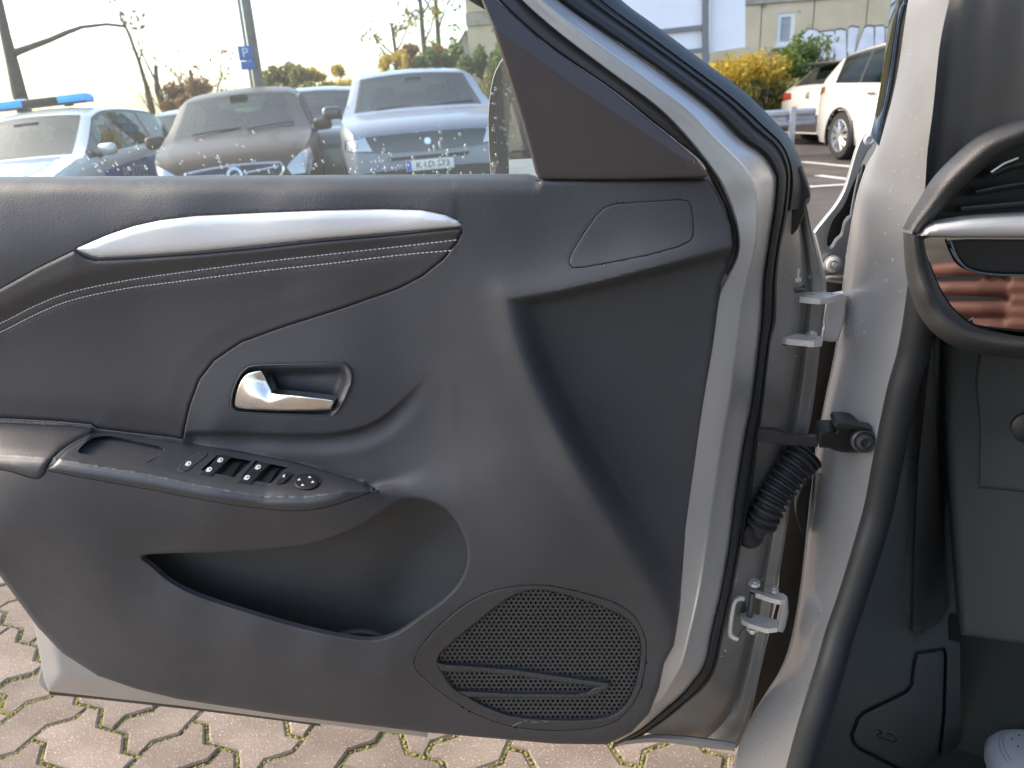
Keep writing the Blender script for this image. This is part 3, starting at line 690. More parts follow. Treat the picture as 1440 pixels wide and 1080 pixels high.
# ------------------------------------------------------------------ speaker
def q3(pts): return np.array([(560+x/3, 780+y/3) for x, y in pts], float)
PERF = spline(q3([(166, 445), (200, 395), (300, 310), (420, 215), (500, 165), (570, 150), (680, 162), (850, 215), (960, 268), (1008, 320), (1026, 400), (1010, 520), (975, 612), (922, 668), (825, 694), (640, 696), (480, 680), (380, 645), (300, 604), (230, 560), (185, 492)]), 3, True)
def spk_w(X): return (trim_base(X)+0.6)*MM
patch('speaker_frame', inset(resample(SPK, 4), 0.9), spk_w, 'trim_smooth', door, step=6, holes=[PERF], rnd=2, hrnd=3, skirt=.006, hskirt=.008, ang=55)
patch('speaker_cavity', inset(PERF, -3), lambda X: (trim_base(X)-16)*MM, 'rubber_dark', door, step=12, skirt=0)
pv = []; pf = []
pitch = 6.9; rows_y = np.arange(820, 1020, pitch*0.80)
for ri, yy in enumerate(rows_y):
    for xx in np.arange(605, 910, pitch):
        cx = xx+(ri % 2)*pitch/2; cy = yy - 0.02*(xx-600)*0
        if sdf(PERF, np.array([(cx, cy)]))[0] < -1: continue
        hexo = [(cx+pitch*0.5774*math.sin(math.pi/3*k), cy+pitch*0.533*math.cos(math.pi/3*k)) for k in range(6)]
        hexi = [(cx+2.15*math.sin(math.pi/3*k), cy+1.95*math.cos(math.pi/3*k)) for k in range(6)]
        b = len(pv); pv += [(x, y, 0) for x, y in hexo]+[(x, y, 0) for x, y in hexi]+[(x, y, -3.0) for x, y in hexi]
        for k in range(6):
            j = (k+1) % 6; pf += [(b+k, b+j, b+6+j, b+6+k), (b+6+k, b+6+j, b+12+j, b+12+k)]
pv = np.array(pv); W = DOOR(pv[:, 0], pv[:, 1], (trim_base(pv[:, :2])-5+pv[:, 2])*MM)
mesh('speaker_grille', W, pf, 'pocket_plastic', door, 30, label='perforated black speaker grille')
BAR1 = q3([(160, 452), (200, 462), (350, 472), (500, 486), (740, 520), (890, 540), (897, 552), (880, 560), (740, 546), (500, 510), (350, 496), (180, 490)])
BAR2 = q3([(228, 562), (262, 574), (500, 586), (760, 588), (805, 578), (835, 556), (892, 546), (880, 566), (850, 584), (810, 600), (760, 604), (500, 604), (290, 600)])
for b_ in (BAR1, BAR2): patch('grille_fin', b_, lambda X: (trim_base(X)+1.0)*MM, 'trim_smooth', door, step=4, bstep=3, rnd=2.4, rdep=.003, skirt=.008, ang=60)

pm('scuff', (.30, .29, .27), .8)
for st in ([(484, 722), (505, 712), (520, 705)], [(528, 700), (545, 703)], [(560, 706), (590, 708)], [(610, 702), (632, 706)]):
    q = q3(st); MB().tube([tuple(p) for p in DOOR(q[:, 0], q[:, 1], spk_w(q)+.0002)], .0004, 4).build('scuff_mark', 'scuff', door)
# ================================================================== body of the silver car round the door opening, and its cabin
class YMap:
    """places seen points at a given distance Y ahead; w metres nearer"""
    def __init__(s, back=(0, 1, 0)): s.back = np.array(back, float)
    def __call__(s, x, y, w): return PY(x, y, np.asarray(w, float)*-1)
YM = YMap(back=(0.25, 0.97, 0))
def Yc(Y): return lambda X: np.full(len(X), -Y)
# hinge pillar: painted face between the gap and the rubber seal
PIL_ROWS = [  # left edge, right edge; 3rd/6th = minus distance
    (1288, -40, -.70, 1345, -40, -.60), (1277, 0, -.71, 1335, 0, -.62), (1266, 76, -.74, 1322, 61, -.64), (1254, 138, -.76, 1312, 153, -.66), (1236, 205, -.78, 1304, 215, -.68), (1221, 235, -.80, 1300, 269, -.69),
    (1208, 275, -.81, 1290, 300, -.70), (1199, 321, -.82, 1282, 340, -.71), (1189, 398, -.83, 1288, 415, -.72), (1180, 480, -.83, 1278, 490, -.72),
    (1163, 565, -.83, 1256, 580, -.72), (1149, 640, -.83, 1240, 655, -.72), (1139, 730, -.83, 1218, 750, -.715), (1127, 830, -.82, 1190, 845, -.70), (1113, 905, -.81, 1162, 930, -.68),
    (1098, 945, -.80, 1145, 984, -.66), (1080, 975, -.78, 1130, 1036, -.63), (1062, 1005, -.76, 1118, 1080, -.59), (1046, 1038, -.73, 1100, 1130, -.55), (1030, 1090, -.68, 1080, 1190, -.50)]
ribbon('hinge_pillar', PIL_ROWS, [(-.04, -.05), (-.025, -.02), (-.01, -.006), (.03, -.001), (.1, .003), (.3, .006), (.5, .0068), (.7, .006), (.88, .003), (1.0, 0)], 'car_silver', car, YM, sub=6,
       label='painted silver pillar between the open door and the dashboard')
# pressed swage and raised boss on the pillar, upper part
patch('pillar_swage', spline([(1262, 185), (1270, 182), (1276, 205), (1276, 245), (1270, 280), (1264, 285), (1261, 250)], 3, True), lambda X: -0.7355+0*X[:, 0], 'car_silver', car, mapf=YM, step=5, rnd=6, rdep=.006, skirt=.002)
# black strip at the front edge of the pillar (windscreen side seal)
ribbon('windscreen_side_seal', [(1262, -40, -.76, 1290, -40, -.70), (1253, 0, -.77, 1278, 0, -.71), (1246, 60, -.79, 1268, 62, -.735), (1238, 120, -.81, 1257, 126, -.755), (1230, 165, -.82, 1247, 170, -.77), (1224, 190, -.83, 1237, 206, -.78)],
       [(0, -.01), (.15, .002), (.5, .006), (.85, .002), (1, -.003)], 'black_gloss', car, YM)
# fender support: bent bracket with its hole and bolt
BRK = spline([(1222, 190), (1226, 196), (1227, 204), (1219, 214), (1213, 226), (1208, 250), (1203, 272), (1198, 300), (1196, 322), (1190, 352), (1188, 388), (1184, 396), (1162, 398), (1157, 372), (1147, 332), (1146, 326), (1160, 308),
              (1176, 288), (1188, 266), (1196, 240), (1204, 212), (1211, 195), (1217, 190)], 3, True)
BRH = spline([(1210, 238), (1214, 236), (1206, 268), (1201, 300), (1194, 306), (1188, 314), (1184, 330), (1176, 338), (1169, 349), (1163, 345), (1164, 330), (1172, 308), (1186, 290), (1198, 262)], 3, True)
patch('fender_bracket', BRK, lambda X: -0.93+0*X[:, 0], 'car_silver', car, mapf=YM, step=5, holes=[BRH], rnd=2, hrnd=1.5, skirt=.012, bstep=3)
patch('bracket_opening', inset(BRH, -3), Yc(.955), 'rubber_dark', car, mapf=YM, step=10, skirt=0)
def disc(name, x, y, Y, r_, mat, prof, ntilt=(-.2, -.97, .1), par=None):
    q = Vector(ntilt).to_track_quat('Z', 'Y').to_matrix(); c = P1(x, y, Y)
    mb = MB(); mb.lathe(prof, 18, Matrix.Translation(c) @ q.to_4x4()); return mb.build(name, mat, par or car)
disc('bracket_bolt', 1171, 371, .925, 1, 'bare_steel', [(.0105, 0), (.0105, .002), (.0085, .0025), (.0075, .008), (.005, .009), (.0045, .006), (.003, .006), (.0028, .012), (0.0001, .012)])
disc('bracket_screw', 1222, 197, .90, 1, 'bare_steel', [(.006, 0), (.006, .003), (.004, .004), (.0035, .002), (.0001, .002)])
patch('bracket_foot', [(1160, 390), (1188, 388), (1186, 394), (1180, 400), (1161, 402)], Yc(.915), 'car_silver', car, mapf=YM, step=5, rnd=2, skirt=.01)
# hinges ------------------------------------------------------------
def hinge(name, up, pts, web, pin, armtop, armbot, extra):
    h = patch(name, web, Yc(pts[0]), 'bare_steel', car, mapf=YM, step=4, bstep=3, rnd=3, rdep=.004, skirt=.012, ang=50, label=up)
    for nm, q, pz in (('upper_leaf', armtop, pin[0]), ('lower_leaf', armbot, pin[1])):
        patch(nm, q[0], 0.0, 'bare_steel', h, mapf=Plane((0, 0, P1(*pz).z), (0, 0, 1)), step=4, bstep=2, skirt=.0065)
    a, b = pin; MB().tube([P1(*a), P1(*b)], .0036, 10).build('hinge_pin', 'dark_steel', h)
    for (x, y, Y, r_, L_) in extra:
        c = P1(x, y, Y); mb = MB(); mb.tube([c, c+Vector((0, 0, L_))], r_, 8); mb.tube([c+Vector((0, 0, -.002)), c+Vector((0, 0, .002))], r_*1.8, 8); mb.build('hinge_rivet', 'bare_steel', h)
    return h
def q8(p): return np.array([(1080+x/8, 380+y/8) for x, y in p], float)
def q9(p): return np.array([(1010+x/9, 800+y/9) for x, y in p], float)
h1 = hinge('door_hinge', 'upper steel door hinge on the pillar', (.815,), q8([(570, 300), (690, 290), (850, 260), (880, 300), (860, 560), (790, 800), (700, 805), (600, 790), (612, 750), (640, 650), (632, 560), (650, 470), (668, 390), (640, 350)]),
      ((1115, 418, .80), (1110, 470, .80)), (q8([(215, 258), (460, 232), (850, 262), (690, 305), (590, 318), (480, 310), (230, 285)]), .79, .82), (q8([(110, 720), (230, 705), (620, 745), (610, 790), (520, 800), (200, 770), (130, 750)]), .785, .815),
      [(1120, 393, .80, .003, .012), (1141, 484, .80, .003, .014), (1142, 470, .80, .003, .004)])
pl = patch('door_leaf', q8([(100, 165), (230, 170), (330, 200), (430, 205), (430, 245), (330, 255), (215, 245), (190, 295), (100, 295)]), Yc(.795), 'dark_steel', h1, mapf=YM, step=4, rnd=2, skirt=.02)
patch('door_leaf', q8([(40, 760), (120, 755), (200, 790), (270, 800), (270, 830), (210, 850), (130, 850), (100, 905), (30, 905)]), Yc(.79), 'dark_steel', h1, mapf=YM, step=4, rnd=2, skirt=.02)
h2 = hinge('door_hinge', 'lower steel door hinge on the pillar', (.815,), q9([(680, 345), (840, 385), (885, 420), (890, 560), (850, 740), (820, 805), (740, 790), (750, 720), (765, 640), (785, 560), (800, 480), (780, 430), (700, 370)]),
      ((1058, 834, .79), (1054, 867, .79)), (q9([(400, 265), (470, 262), (620, 310), (860, 380), (790, 400), (650, 365), (520, 320), (430, 295)]), .785, .82), (q9([(280, 560), (360, 545), (760, 650), (750, 745), (620, 760), (380, 690), (300, 640)]), .78, .815),
      [(1061, 820, .79, .004, .004), (1089, 830, .80, .003, .005), (1058, 884, .785, .004, -.006)])
CH = q9([(320, 380), (270, 370), (215, 400), (190, 460), (165, 600), (145, 780), (165, 850), (240, 885)])
MB().tube([P1(x, y, .785) for x, y in spline(CH, 4)], .0032, 8).build('hinge_wire', 'bare_steel', h2)
patch('door_leaf', q9([(230, 430), (330, 390), (400, 600), (330, 640), (400, 700), (300, 790), (255, 870), (180, 840), (185, 640)]), Yc(.80), 'dark_steel', h2, mapf=YM, step=4, rnd=2, skirt=.02)
patch('pillar_return_gap_shade', [(1162, 396), (1195, 400), (1190, 480), (1160, 600), (1148, 720), (1132, 850), (1118, 912), (1095, 960), (1070, 1005), (1048, 1046), (1040, 1046), (1056, 1000), (1070, 940), (1084, 880), (1092, 850), (1098, 790), (1108, 720), (1120, 650), (1136, 580), (1148, 482)], Yc(.90), pm('pillar_shadow_paint', (.055, .048, .040), .7), car, mapf=YM, step=14, skirt=.12)  # pillar return; its lower end is a dark sheet standing in for shaded ground
# check strap --------------------------------------------------------
def qc(p): return np.array([(1030+x/4.909, 560+y/4.909) for x, y in p], float)
cs = patch('check_strap', qc([(100, 185), (110, 215), (300, 222), (360, 250), (430, 268), (590, 265), (590, 335), (480, 340), (230, 302), (100, 290)]), lambda X: -(.77+.03*np.clip((X[:, 0]-1050)/100, 0, 1)), 'dark_steel', car, mapf=YM, step=5, rnd=2, skirt=.008, label='black door check strap bolted to the pillar')
patch('strap_bracket', qc([(600, 232), (650, 222), (715, 225), (700, 190), (720, 165), (780, 165), (850, 180), (960, 205), (965, 235), (1000, 265), (1000, 310), (970, 350), (925, 380), (860, 375), (760, 375), (700, 360), (670, 345), (600, 340), (590, 290)]), Yc(.748), 'rubber_dark', cs, mapf=YM, step=5, rnd=4, rdep=.005, skirt=.03, ang=50)
patch('strap_bracket_lip', qc([(700, 190), (720, 165), (780, 165), (960, 205), (955, 225), (850, 215), (780, 215), (720, 208)]), Yc(.736), 'rubber', cs, mapf=YM, step=4, rnd=3, skirt=.012)
disc('strap_bolt', 1030+905/4.909, 560+290/4.909, .742, 1, 'dark_steel', [(.0135, 0), (.013, .004), (.011, .005), (.009, .004), (.0085, .008), (.005, .009), (.004, .006), (.0001, .006)], par=cs)
# bellows for the wiring ----------------------------------------------
BEL = spline([(1132, 640, .80), (1122, 652, .795), (1106, 672, .79), (1092, 692, .785), (1080, 714, .78), (1070, 736, .78), (1062, 752, .785)], 5)
bp = []; br = []
for i in range(60):
    t = i/59*(len(BEL)-1); k = int(min(t, len(BEL)-2)); q = BEL[k]+(BEL[k+1]-BEL[k])*(t-k)
    bp.append(P1(*q)); br.append((.022 if i % 4 < 2 else .0165)*(1.0-.2*i/59) if i < 50 else .010)
bl = MB().tube(bp, br, 18).build('wiring_bellows', 'rubber', car, ang=25, label='ribbed black rubber bellows for the door wiring')
MB().ell(P1(1056, 752, .785), (.016, .012, .018), 12, 8).build('bellows_grommet', 'rubber_dark', bl)
patch('loom_cover', spline([(1136, 668), (1142, 668), (1139, 700), (1132, 730), (1130, 748), (1126, 746), (1120, 728), (1120, 706), (1128, 684)], 3, True), Yc(.83), 'rubber_dark', car, mapf=YM, step=5, rnd=3, skirt=.02)
# fender beyond the pillar (inner wheel-arch side), keeps the gap dark
fm = MB()
def cf(f, i, z): p = HINGE + CARF*f + CARI*i; return (p[0], p[1], z)
zs = [(0.25, 0.0), (0.5, -.015), (0.75, -.012), (0.95, .02), (1.02, .08)]
fs = [0.16, .3, .55, .85, 1.05]
for f in fs:
    for z, i in zs: fm.v.append(cf(f, i+.10+(.10 if f > .9 else 0), z))
for a in range(len(fs)-1):
    for b in range(len(zs)-1): fm.f.append((a*5+b, a*5+b+1, a*5+5+b+1, a*5+5+b))
fm.build('front_fender', 'car_silver', car)
bo = MB()
gr = [[cf(f, .18+i, z) for i, z in ((0, 1.0-dz), (.25, 1.05-dz), (.72, 1.08-dz), (1.2, 1.05-dz), (1.45, 1.0-dz))] for f, dz in ((.32, 0), (.7, .03), (1.0, .12), (1.1, .35))]
for r_ in gr: bo.v += r_
for a in range(3):
    for b in range(4): bo.f.append((a*5+b, a*5+b+1, a*5+6+b, a*5+5+b))
bo.build('bonnet', 'car_silver', car)
# rubber body seal ----------------------------------------------------
BS = [(1292, 400, .700), (1284, 455, .705), (1275, 500, .71), (1262, 545, .71), (1252, 590, .71), (1241, 644, .71), (1227, 716, .71), (1211, 773, .70), (1191, 838, .69), (1173, 890, .68), (1159, 940, .66), (1144, 990, .63), (1131, 1036, .60), (1119, 1085, .56), (1104, 1150, .50)]
BSs = spline(BS, 6)
MB().tube([P1(x+7, y, Y) for x, y, Y in BSs], .0135, 14).build('body_seal', 'rubber', car, ang=60, label='thick black rubber seal round the door opening')
MB().tube([P1(x+19, y, Y+.012) for x, y, Y in BSs], .0075, 10).build('body_seal_lip', 'rubber', car, ang=60)
# sill plate / rocker going back under the camera
sl = MB()
s0 = np.array(PY(1085, 1060, .66)[0])
for f, dz in ((.05, 0.02), (-.15, -.02), (-.4, -.03), (-.9, -.03), (-1.5, -.03)):
    for i, z in ((-.06, .22), (-.055, .30), (-.03, .36), (-.01, .37), (.0, .37), (.01, .33)):
        p = s0+CARF*f+CARI*i; sl.v.append((p[0], p[1], z+dz*0.5))
for a in range(4):
    for b in range(5): sl.f.append((a*6+b, a*6+b+1, a*6+7+b, a*6+6+b))
sl.build('door_sill', 'car_silver', car)
# ------------------------------------------------------------------ kick panel, lower dash, footwell
KP = Plane((0.372, 0.735, 0), (0.43, -0.90, 0.0))
KICK = np.array([(1300, 440), (1290, 480), (1276, 560), (1256, 640), (1226, 760), (1190, 860), (1160, 960), (1136, 1040), (1112, 1130), (1352, 1130), (1350, 900), (1345, 860), (1336, 700), (1340, 440)], float)
LEVP = np.array([(1286, 915), (1328, 909), (1332, 920), (1330, 1000), (1326, 1040), (1318, 1100), (1262, 1083), (1205, 1054), (1197, 1046), (1194, 1034), (1203, 1008), (1212, 999), (1272, 970), (1278, 962), (1282, 930)], float)
STRP = np.array([(1300, 470), (1322, 466), (1326, 560), (1334, 700), (1344, 850), (1330, 880), (1290, 905), (1272, 890), (1274, 800), (1280, 650)], float)
def kick_w(X):
    return 0.0 + 0.012*sm(0, 14, sdf(STRP, X)) - 0.010*(1-sm(0, 26, X[:, 0]-np.interp(X[:, 1], [440, 640, 860, 1040, 1130], [1300, 1256, 1190, 1136, 1112]))) - 0.012*sm(0, 4, sdf(LEVP, X))
patch('kick_panel', KICK, kick_w, 'kick_plastic', car, mapf=KP, step=7, skirt=0.01, ang=55, extra=[inset(resample(STRP, 6), d) for d in (0, 6, 12)]+[inset(resample(LEVP, 5), d) for d in (-.5, 2, 4)], label='dark grey footwell side panel')
patch('kick_panel_grain', inset(resample(STRP, 5), 7), lambda X: kick_w(X)+.001, 'dash_soft', car, mapf=KP, step=7, rnd=5, rdep=.003, skirt=.004)
lv = patch('bonnet_lever', inset(resample(LEVP, 5), 4.5), lambda X: kick_w(X)+0.014+0.012*sm(1290, 1316, X[:, 0])*0, 'kick_plastic', car, mapf=KP, step=7, rnd=6, rdep=.006, skirt=.014, ang=55, label='bonnet release lever marked with a small car')
def ql(p): return [(1180+x/5.4, 880+y/5.4) for x, y in p]
for st in ([(298, 795), (330, 815), (318, 800)], [(330, 822), (300, 822), (290, 835), (305, 855), (330, 850), (350, 868), (380, 868), (400, 880), (420, 882), (438, 860), (425, 840), (400, 825), (365, 820)]):
    W_ = [tuple(KP(x, y, kick_w(np.array([(x, y)]))[0]+.0148)[0]) for x, y in ql(st)]
    MB().tube(W_, .0006, 5).build('lever_pictogram', 'rubber_dark', lv)
DP = Plane((0.47, 0.745, .70), (-0.42, -0.90, 0.12))
LDASH = np.array([(1323, 470), (1500, 470), (1500, 912), (1440, 905), (1352, 893), (1350, 860), (1342, 760), (1331, 620)], float)
patch('lower_dash', LDASH, lambda X: .0-0.006*(1-sm(0, 10, X[:, 0]-np.interp(X[:, 1], [470, 620, 860], [1323, 1331, 1350]))), 'dash_plastic', car, mapf=DP, step=12, rnd=5, skirt=.06)
patch('fuse_cover', spline([(1380, 480), (1500, 480), (1500, 700), (1440, 692), (1384, 686), (1377, 680), (1378, 600)], 2, True), lambda X: .005+0*X[:, 0], 'dash_plastic', car, mapf=DP, step=10, rnd=5, rdep=.004, skirt=.006)
disc('fuse_cover_knob', 1446, 600, .70, 1, 'rubber_dark', [(.016, 0), (.016, .008), (.012, .011), (.0001, .012)], ntilt=(-.42, -.9, .12))
patch('footwell_slot', [(1335, 862), (1352, 864), (1352, 905), (1336, 900)], lambda X: .002+0*X[:, 0], 'rubber_dark', car, mapf=KP, step=8, skirt=.004)
fl = MB()
for (f, i, z) in ((-1.2, .06, .19), (-1.2, 1.55, .19), (.25, 1.55, .19), (.25, .06, .19), (.50, .10, .5), (.50, 1.55, .5), (.55, .10, 1.0), (.55, 1.55, 1.0)): fl.v.append(cf(f, i, z))
fl.f += [(0, 1, 2, 3), (3, 2, 5, 4), (4, 5, 7, 6)]
fl.build('floor_carpet', 'carpet', car)
# small fallen scrap on the carpet
pm('leaf_brown', (0.20, 0.07, 0.03), 0.8)
# ------------------------------------------------------------------ pillar trim inside, dashboard end
AP = Plane((0.42, 0.70, 0), (-0.55, -0.83, 0.0))
APT = np.array([(1340, -45), (1333, 0), (1321, 61), (1310, 153), (1298, 269), (1296, 330), (1420, 330), (1500, 280), (1500, -45)], float)
def apw(X):
    d = X[:, 0]-np.interp(X[:, 1], [-45, 0, 61, 153, 269, 330], [1340, 1333, 1321, 1310, 1298, 1296])
    return 0.004-0.020*(1-sm(0, 14, d))-0.012*sm(22, 50, d)-0.02*sm(60, 120, d)
patch('pillar_trim', APT, apw, 'pillar_fabric', car, mapf=AP, step=8, skirt=.01, ang=60)
dash = patch('dashboard', np.array([(1300, 300), (1340, 225), (1400, 180), (1560, 168), (1560, 480), (1400, 490), (1330, 470), (1295, 420), (1288, 350)], float), Yc(.70), 'dash_plastic', car, mapf=YM, step=16, skirt=.35, label='black dashboard end with air vent and silver bar')
def tubeprof(name, rows, mat, prof, **k): return ribbon(name, rows, prof, mat, dash, YM, sub=8, ang=85, **k)
RND = [(0, -.028), (.03, -.016), (.1, -.006), (.25, .003), (.45, .007), (.6, .007), (.78, .002), (.92, -.008), (1, -.02)]
tubeprof('dash_hood', [(1269, 322, -.655, 1296, 330, -.645), (1276, 308, -.655, 1306, 318, -.645), (1292, 281, -.655, 1326, 296, -.64), (1312, 250, -.65, 1350, 268, -.635), (1340, 220, -.645, 1378, 242, -.63), (1372, 192, -.64, 1408, 218, -.625), (1405, 176, -.635, 1440, 204, -.62), (1450, 162, -.63, 1480, 190, -.615), (1540, 150, -.62, 1560, 182, -.60)], 'dash_soft', RND)
tubeprof('vent_ring', [(1270, 326, -.655, 1299, 334, -.645), (1271, 350, -.655, 1302, 352, -.645), (1274, 385, -.655, 1310, 380, -.645), (1281, 415, -.65, 1322, 408, -.64), (1292, 442, -.65, 1336, 430, -.64), (1312, 468, -.645, 1354, 448, -.635), (1345, 489, -.64, 1376, 461, -.63), (1390, 500, -.635, 1408, 469, -.625), (1440, 505, -.63, 1445, 474, -.62), (1540, 512, -.62, 1540, 482, -.61)], 'dash_soft', RND)
# seam ribs of the hood cover
for k in range(9):
    x = 1376+k*10; y0 = np.interp(x, [1372, 1405, 1450, 1540], [194, 178, 164, 152]); 
    pts = [P1(x+dx, y0+dy, Yd) for dx, dy, Yd in ((2, 3, .642), (8, 10, .632), (15, 20, .627), (18, 25, .629))]
    MB().tube(pts, .0006, 4).build('hood_seam', 'pillar_fabric', dash)
patch('vent_recess', np.array([(1302, 320), (1350, 262), (1400, 216), (1440, 196), (1560, 180), (1560, 312), (1440, 306), (1360, 308)], float), lambda X: -.665+.0*X[:, 0], 'rubber_dark', dash, mapf=YM, step=12, skirt=0)
for y0, y1 in ((262, 256), (285, 283), (238, 228)):
    ribbon('vent_louvre', [(1352+ (285-y0)*.9, y0+6, -.645, 1352+(285-y0)*.9, y0+14, -.66), (1440, y1, -.635, 1440, y1+9, -.65), (1560, y1-8, -.625, 1560, y1+2, -.64)], [(0, 0), (.3, .004), (1, 0)], 'dash_plastic', dash, YM)
MB().tube([P1(1394, 242, .632), P1(1412, 230, .63), P1(1432, 222, .628)], .0008, 5).build('vent_edge', 'silver_trim', dash)
SB = np.array([(1296, 332), (1304, 322), (1316, 316), (1362, 308.5), (1400, 305), (1440, 303), (1560, 298), (1560, 333), (1440, 333), (1360, 333)], float)
patch('silver_bar', SB, lambda X: -.632+.01*np.clip((X[:, 0]-1296)/150, 0, 1), 'silver_trim', dash, mapf=YM, step=6, rnd=12, rdep=.008, skirt=.02, ang=60)
GP = Plane((0.50, 0.645, .90), (-0.22, -0.97, 0.10))
GPO = spline([(1300, 336), (1306, 362), (1318, 395), (1334, 424), (1354, 445), (1380, 459), (1420, 470), (1460, 476), (1560, 480), (1560, 334), (1440, 334), (1340, 334)], 3, True)
patch('gloss_panel', GPO, lambda X: .0+0*X[:, 0], 'smoked_mirror', dash, mapf=GP, step=14, skirt=.01, ang=60, label='piano black panel mirroring a hand')
patch('display_glass', spline([(1337, 338), (1343, 354), (1353, 370), (1368, 379), (1400, 384), (1440, 385), (1560, 386), (1560, 338), (1440, 337)], 3, True), lambda X: .004+0*X[:, 0], 'rubber_dark', dash, mapf=GP, step=12, rnd=3, skirt=.006)
pts = [tuple(GP(x, y, .006)[0]) for x, y in spline([(1336, 338), (1342, 354), (1352, 371), (1368, 381), (1400, 386), (1440, 387), (1560, 388)], 5)]
pm('edge_blue', (0.10, 0.16, 0.20), 0.2, spec=.6)
MB().tube(pts, .0009, 6).build('display_edge', 'edge_blue', dash)
# drops on the pillar and frame
pdm = MB(); r2 = random.Random(9)
for i in range(150):
    t = r2.uniform(2, len(PIL_ROWS)-2); k = int(t); a = np.array(PIL_ROWS[k]); b = np.array(PIL_ROWS[k+1]); q = a+(b-a)*(t-k)
    s_ = min(.95, max(.05, r2.gauss(.52, .1) if r2.random() < .7 else r2.uniform(.1, .9)))
    x = q[0]+(q[3]-q[0])*s_; y = q[1]+(q[4]-q[1])*s_; w = q[2]+(q[5]-q[2])*s_+.0065
    drop(pdm, Vector(YM(x, y, w)[0]), r2.choice([.0005, .0006, .0007, .0009, .0013]), (-.5, -.8, .2), ns=6)
pdm.build('pillar_drops', 'drop_water', car, kind='stuff')
pdm = MB()
for i in range(90):
    t = r2.uniform(13, 25); k = int(t); a = np.array(FRAME_ROWS[k]); b = np.array(FRAME_ROWS[k+1]); q = a+(b-a)*(t-k); s_ = r2.uniform(.3, .95)
    x = q[0]+(q[3]-q[0])*s_; y = q[1]+(q[4]-q[1])*s_; w = q[2]+(q[5]-q[2])*s_+.003
    drop(pdm, Vector(DOOR(x, y, w)[0]), r2.choice([.0006, .0008, .001, .0014]), (-.2, -.97, .1), ns=6)
for i in range(60):
    t = r2.uniform(2, 10.9); k = int(t); a = np.array(SHUT_ROWS[k]); b = np.array(SHUT_ROWS[k+1]); q = a+(b-a)*(t-k); s_ = r2.uniform(.1, .95)
    x = q[0]+(q[3]-q[0])*s_; y = q[1]+(q[4]-q[1])*s_; w = q[2]+(q[5]-q[2])*s_+.001
    drop(pdm, Vector(DOOR(x, y, w)[0]), r2.choice([.0008, .001, .0014, .002]), (-.2, -.97, .1), ns=6)
pdm.build('frame_drops', 'drop_water', door, kind='stuff')
# ------------------------------------------------------------------ rest of the cabin (outside the picture): roof, screens, far side, seat
rf = MB(); L = []
for f, z in ((-.42, 1.47), (-.9, 1.54), (-1.6, 1.54), (-2.3, 1.48)):
    for i, dz in ((.14, -.05), (.3, 0), (.9, .02), (1.5, 0), (1.66, -.05)): L.append(cf(f, i, z+dz))
for a in range(3):
    for b in range(4): rf.f.append((a*5+b, a*5+b+1, a*5+6+b, a*5+5+b))
rf.v = L; n0 = len(L); rf.v = L+[(x, y, z-.035) for x, y, z in L]; rf.f += [tuple(q+n0 for q in f)[::-1] for f in rf.f]
rf.build('roof', 'headliner', car)
MB().add([cf(-.42, .16, 1.42), cf(-.42, 1.64, 1.42), cf(.32, 1.5, 1.04), cf(.32, .28, 1.04)], [(0, 1, 2, 3)]).build('windscreen', 'windscreen_glass', car, ang=None)
MB().add([cf(.4, 1.74, .3), cf(-2.4, 1.74, .3), cf(-2.4, 1.74, .98), cf(.4, 1.74, .98)], [(0, 1, 2, 3)]).add([cf(-2.4, .0, .3), cf(-2.4, 1.74, .3), cf(-2.4, 1.74, 1.0), cf(-2.4, .0, 1.0)], [(0, 1, 2, 3)]).build('body_side', 'car_silver_shaded', car, ang=None)
bpil = MB(); bpil.tube([cf(-1.05, .0, .3), cf(-1.05, -.0, .95), cf(-1.15, .12, 1.46)], .06, 8).build('centre_pillar', 'car_silver', car)
st = MB()
Mz = Matrix.Rotation(math.atan2(CARF[1], CARF[0])-math.pi/2, 3, 'Z')
st.box(cf(-1.08, .50, .55), (.5, .5, .16), Mz, .06); seat = st.build('seat', 'seat_cloth', car)
MB().box(cf(-1.36, .50, .92), (.48, .14, .66), Mz @ Matrix.Rotation(R(-12), 3, 'X'), .06).build('seat_back', 'seat_cloth', seat)
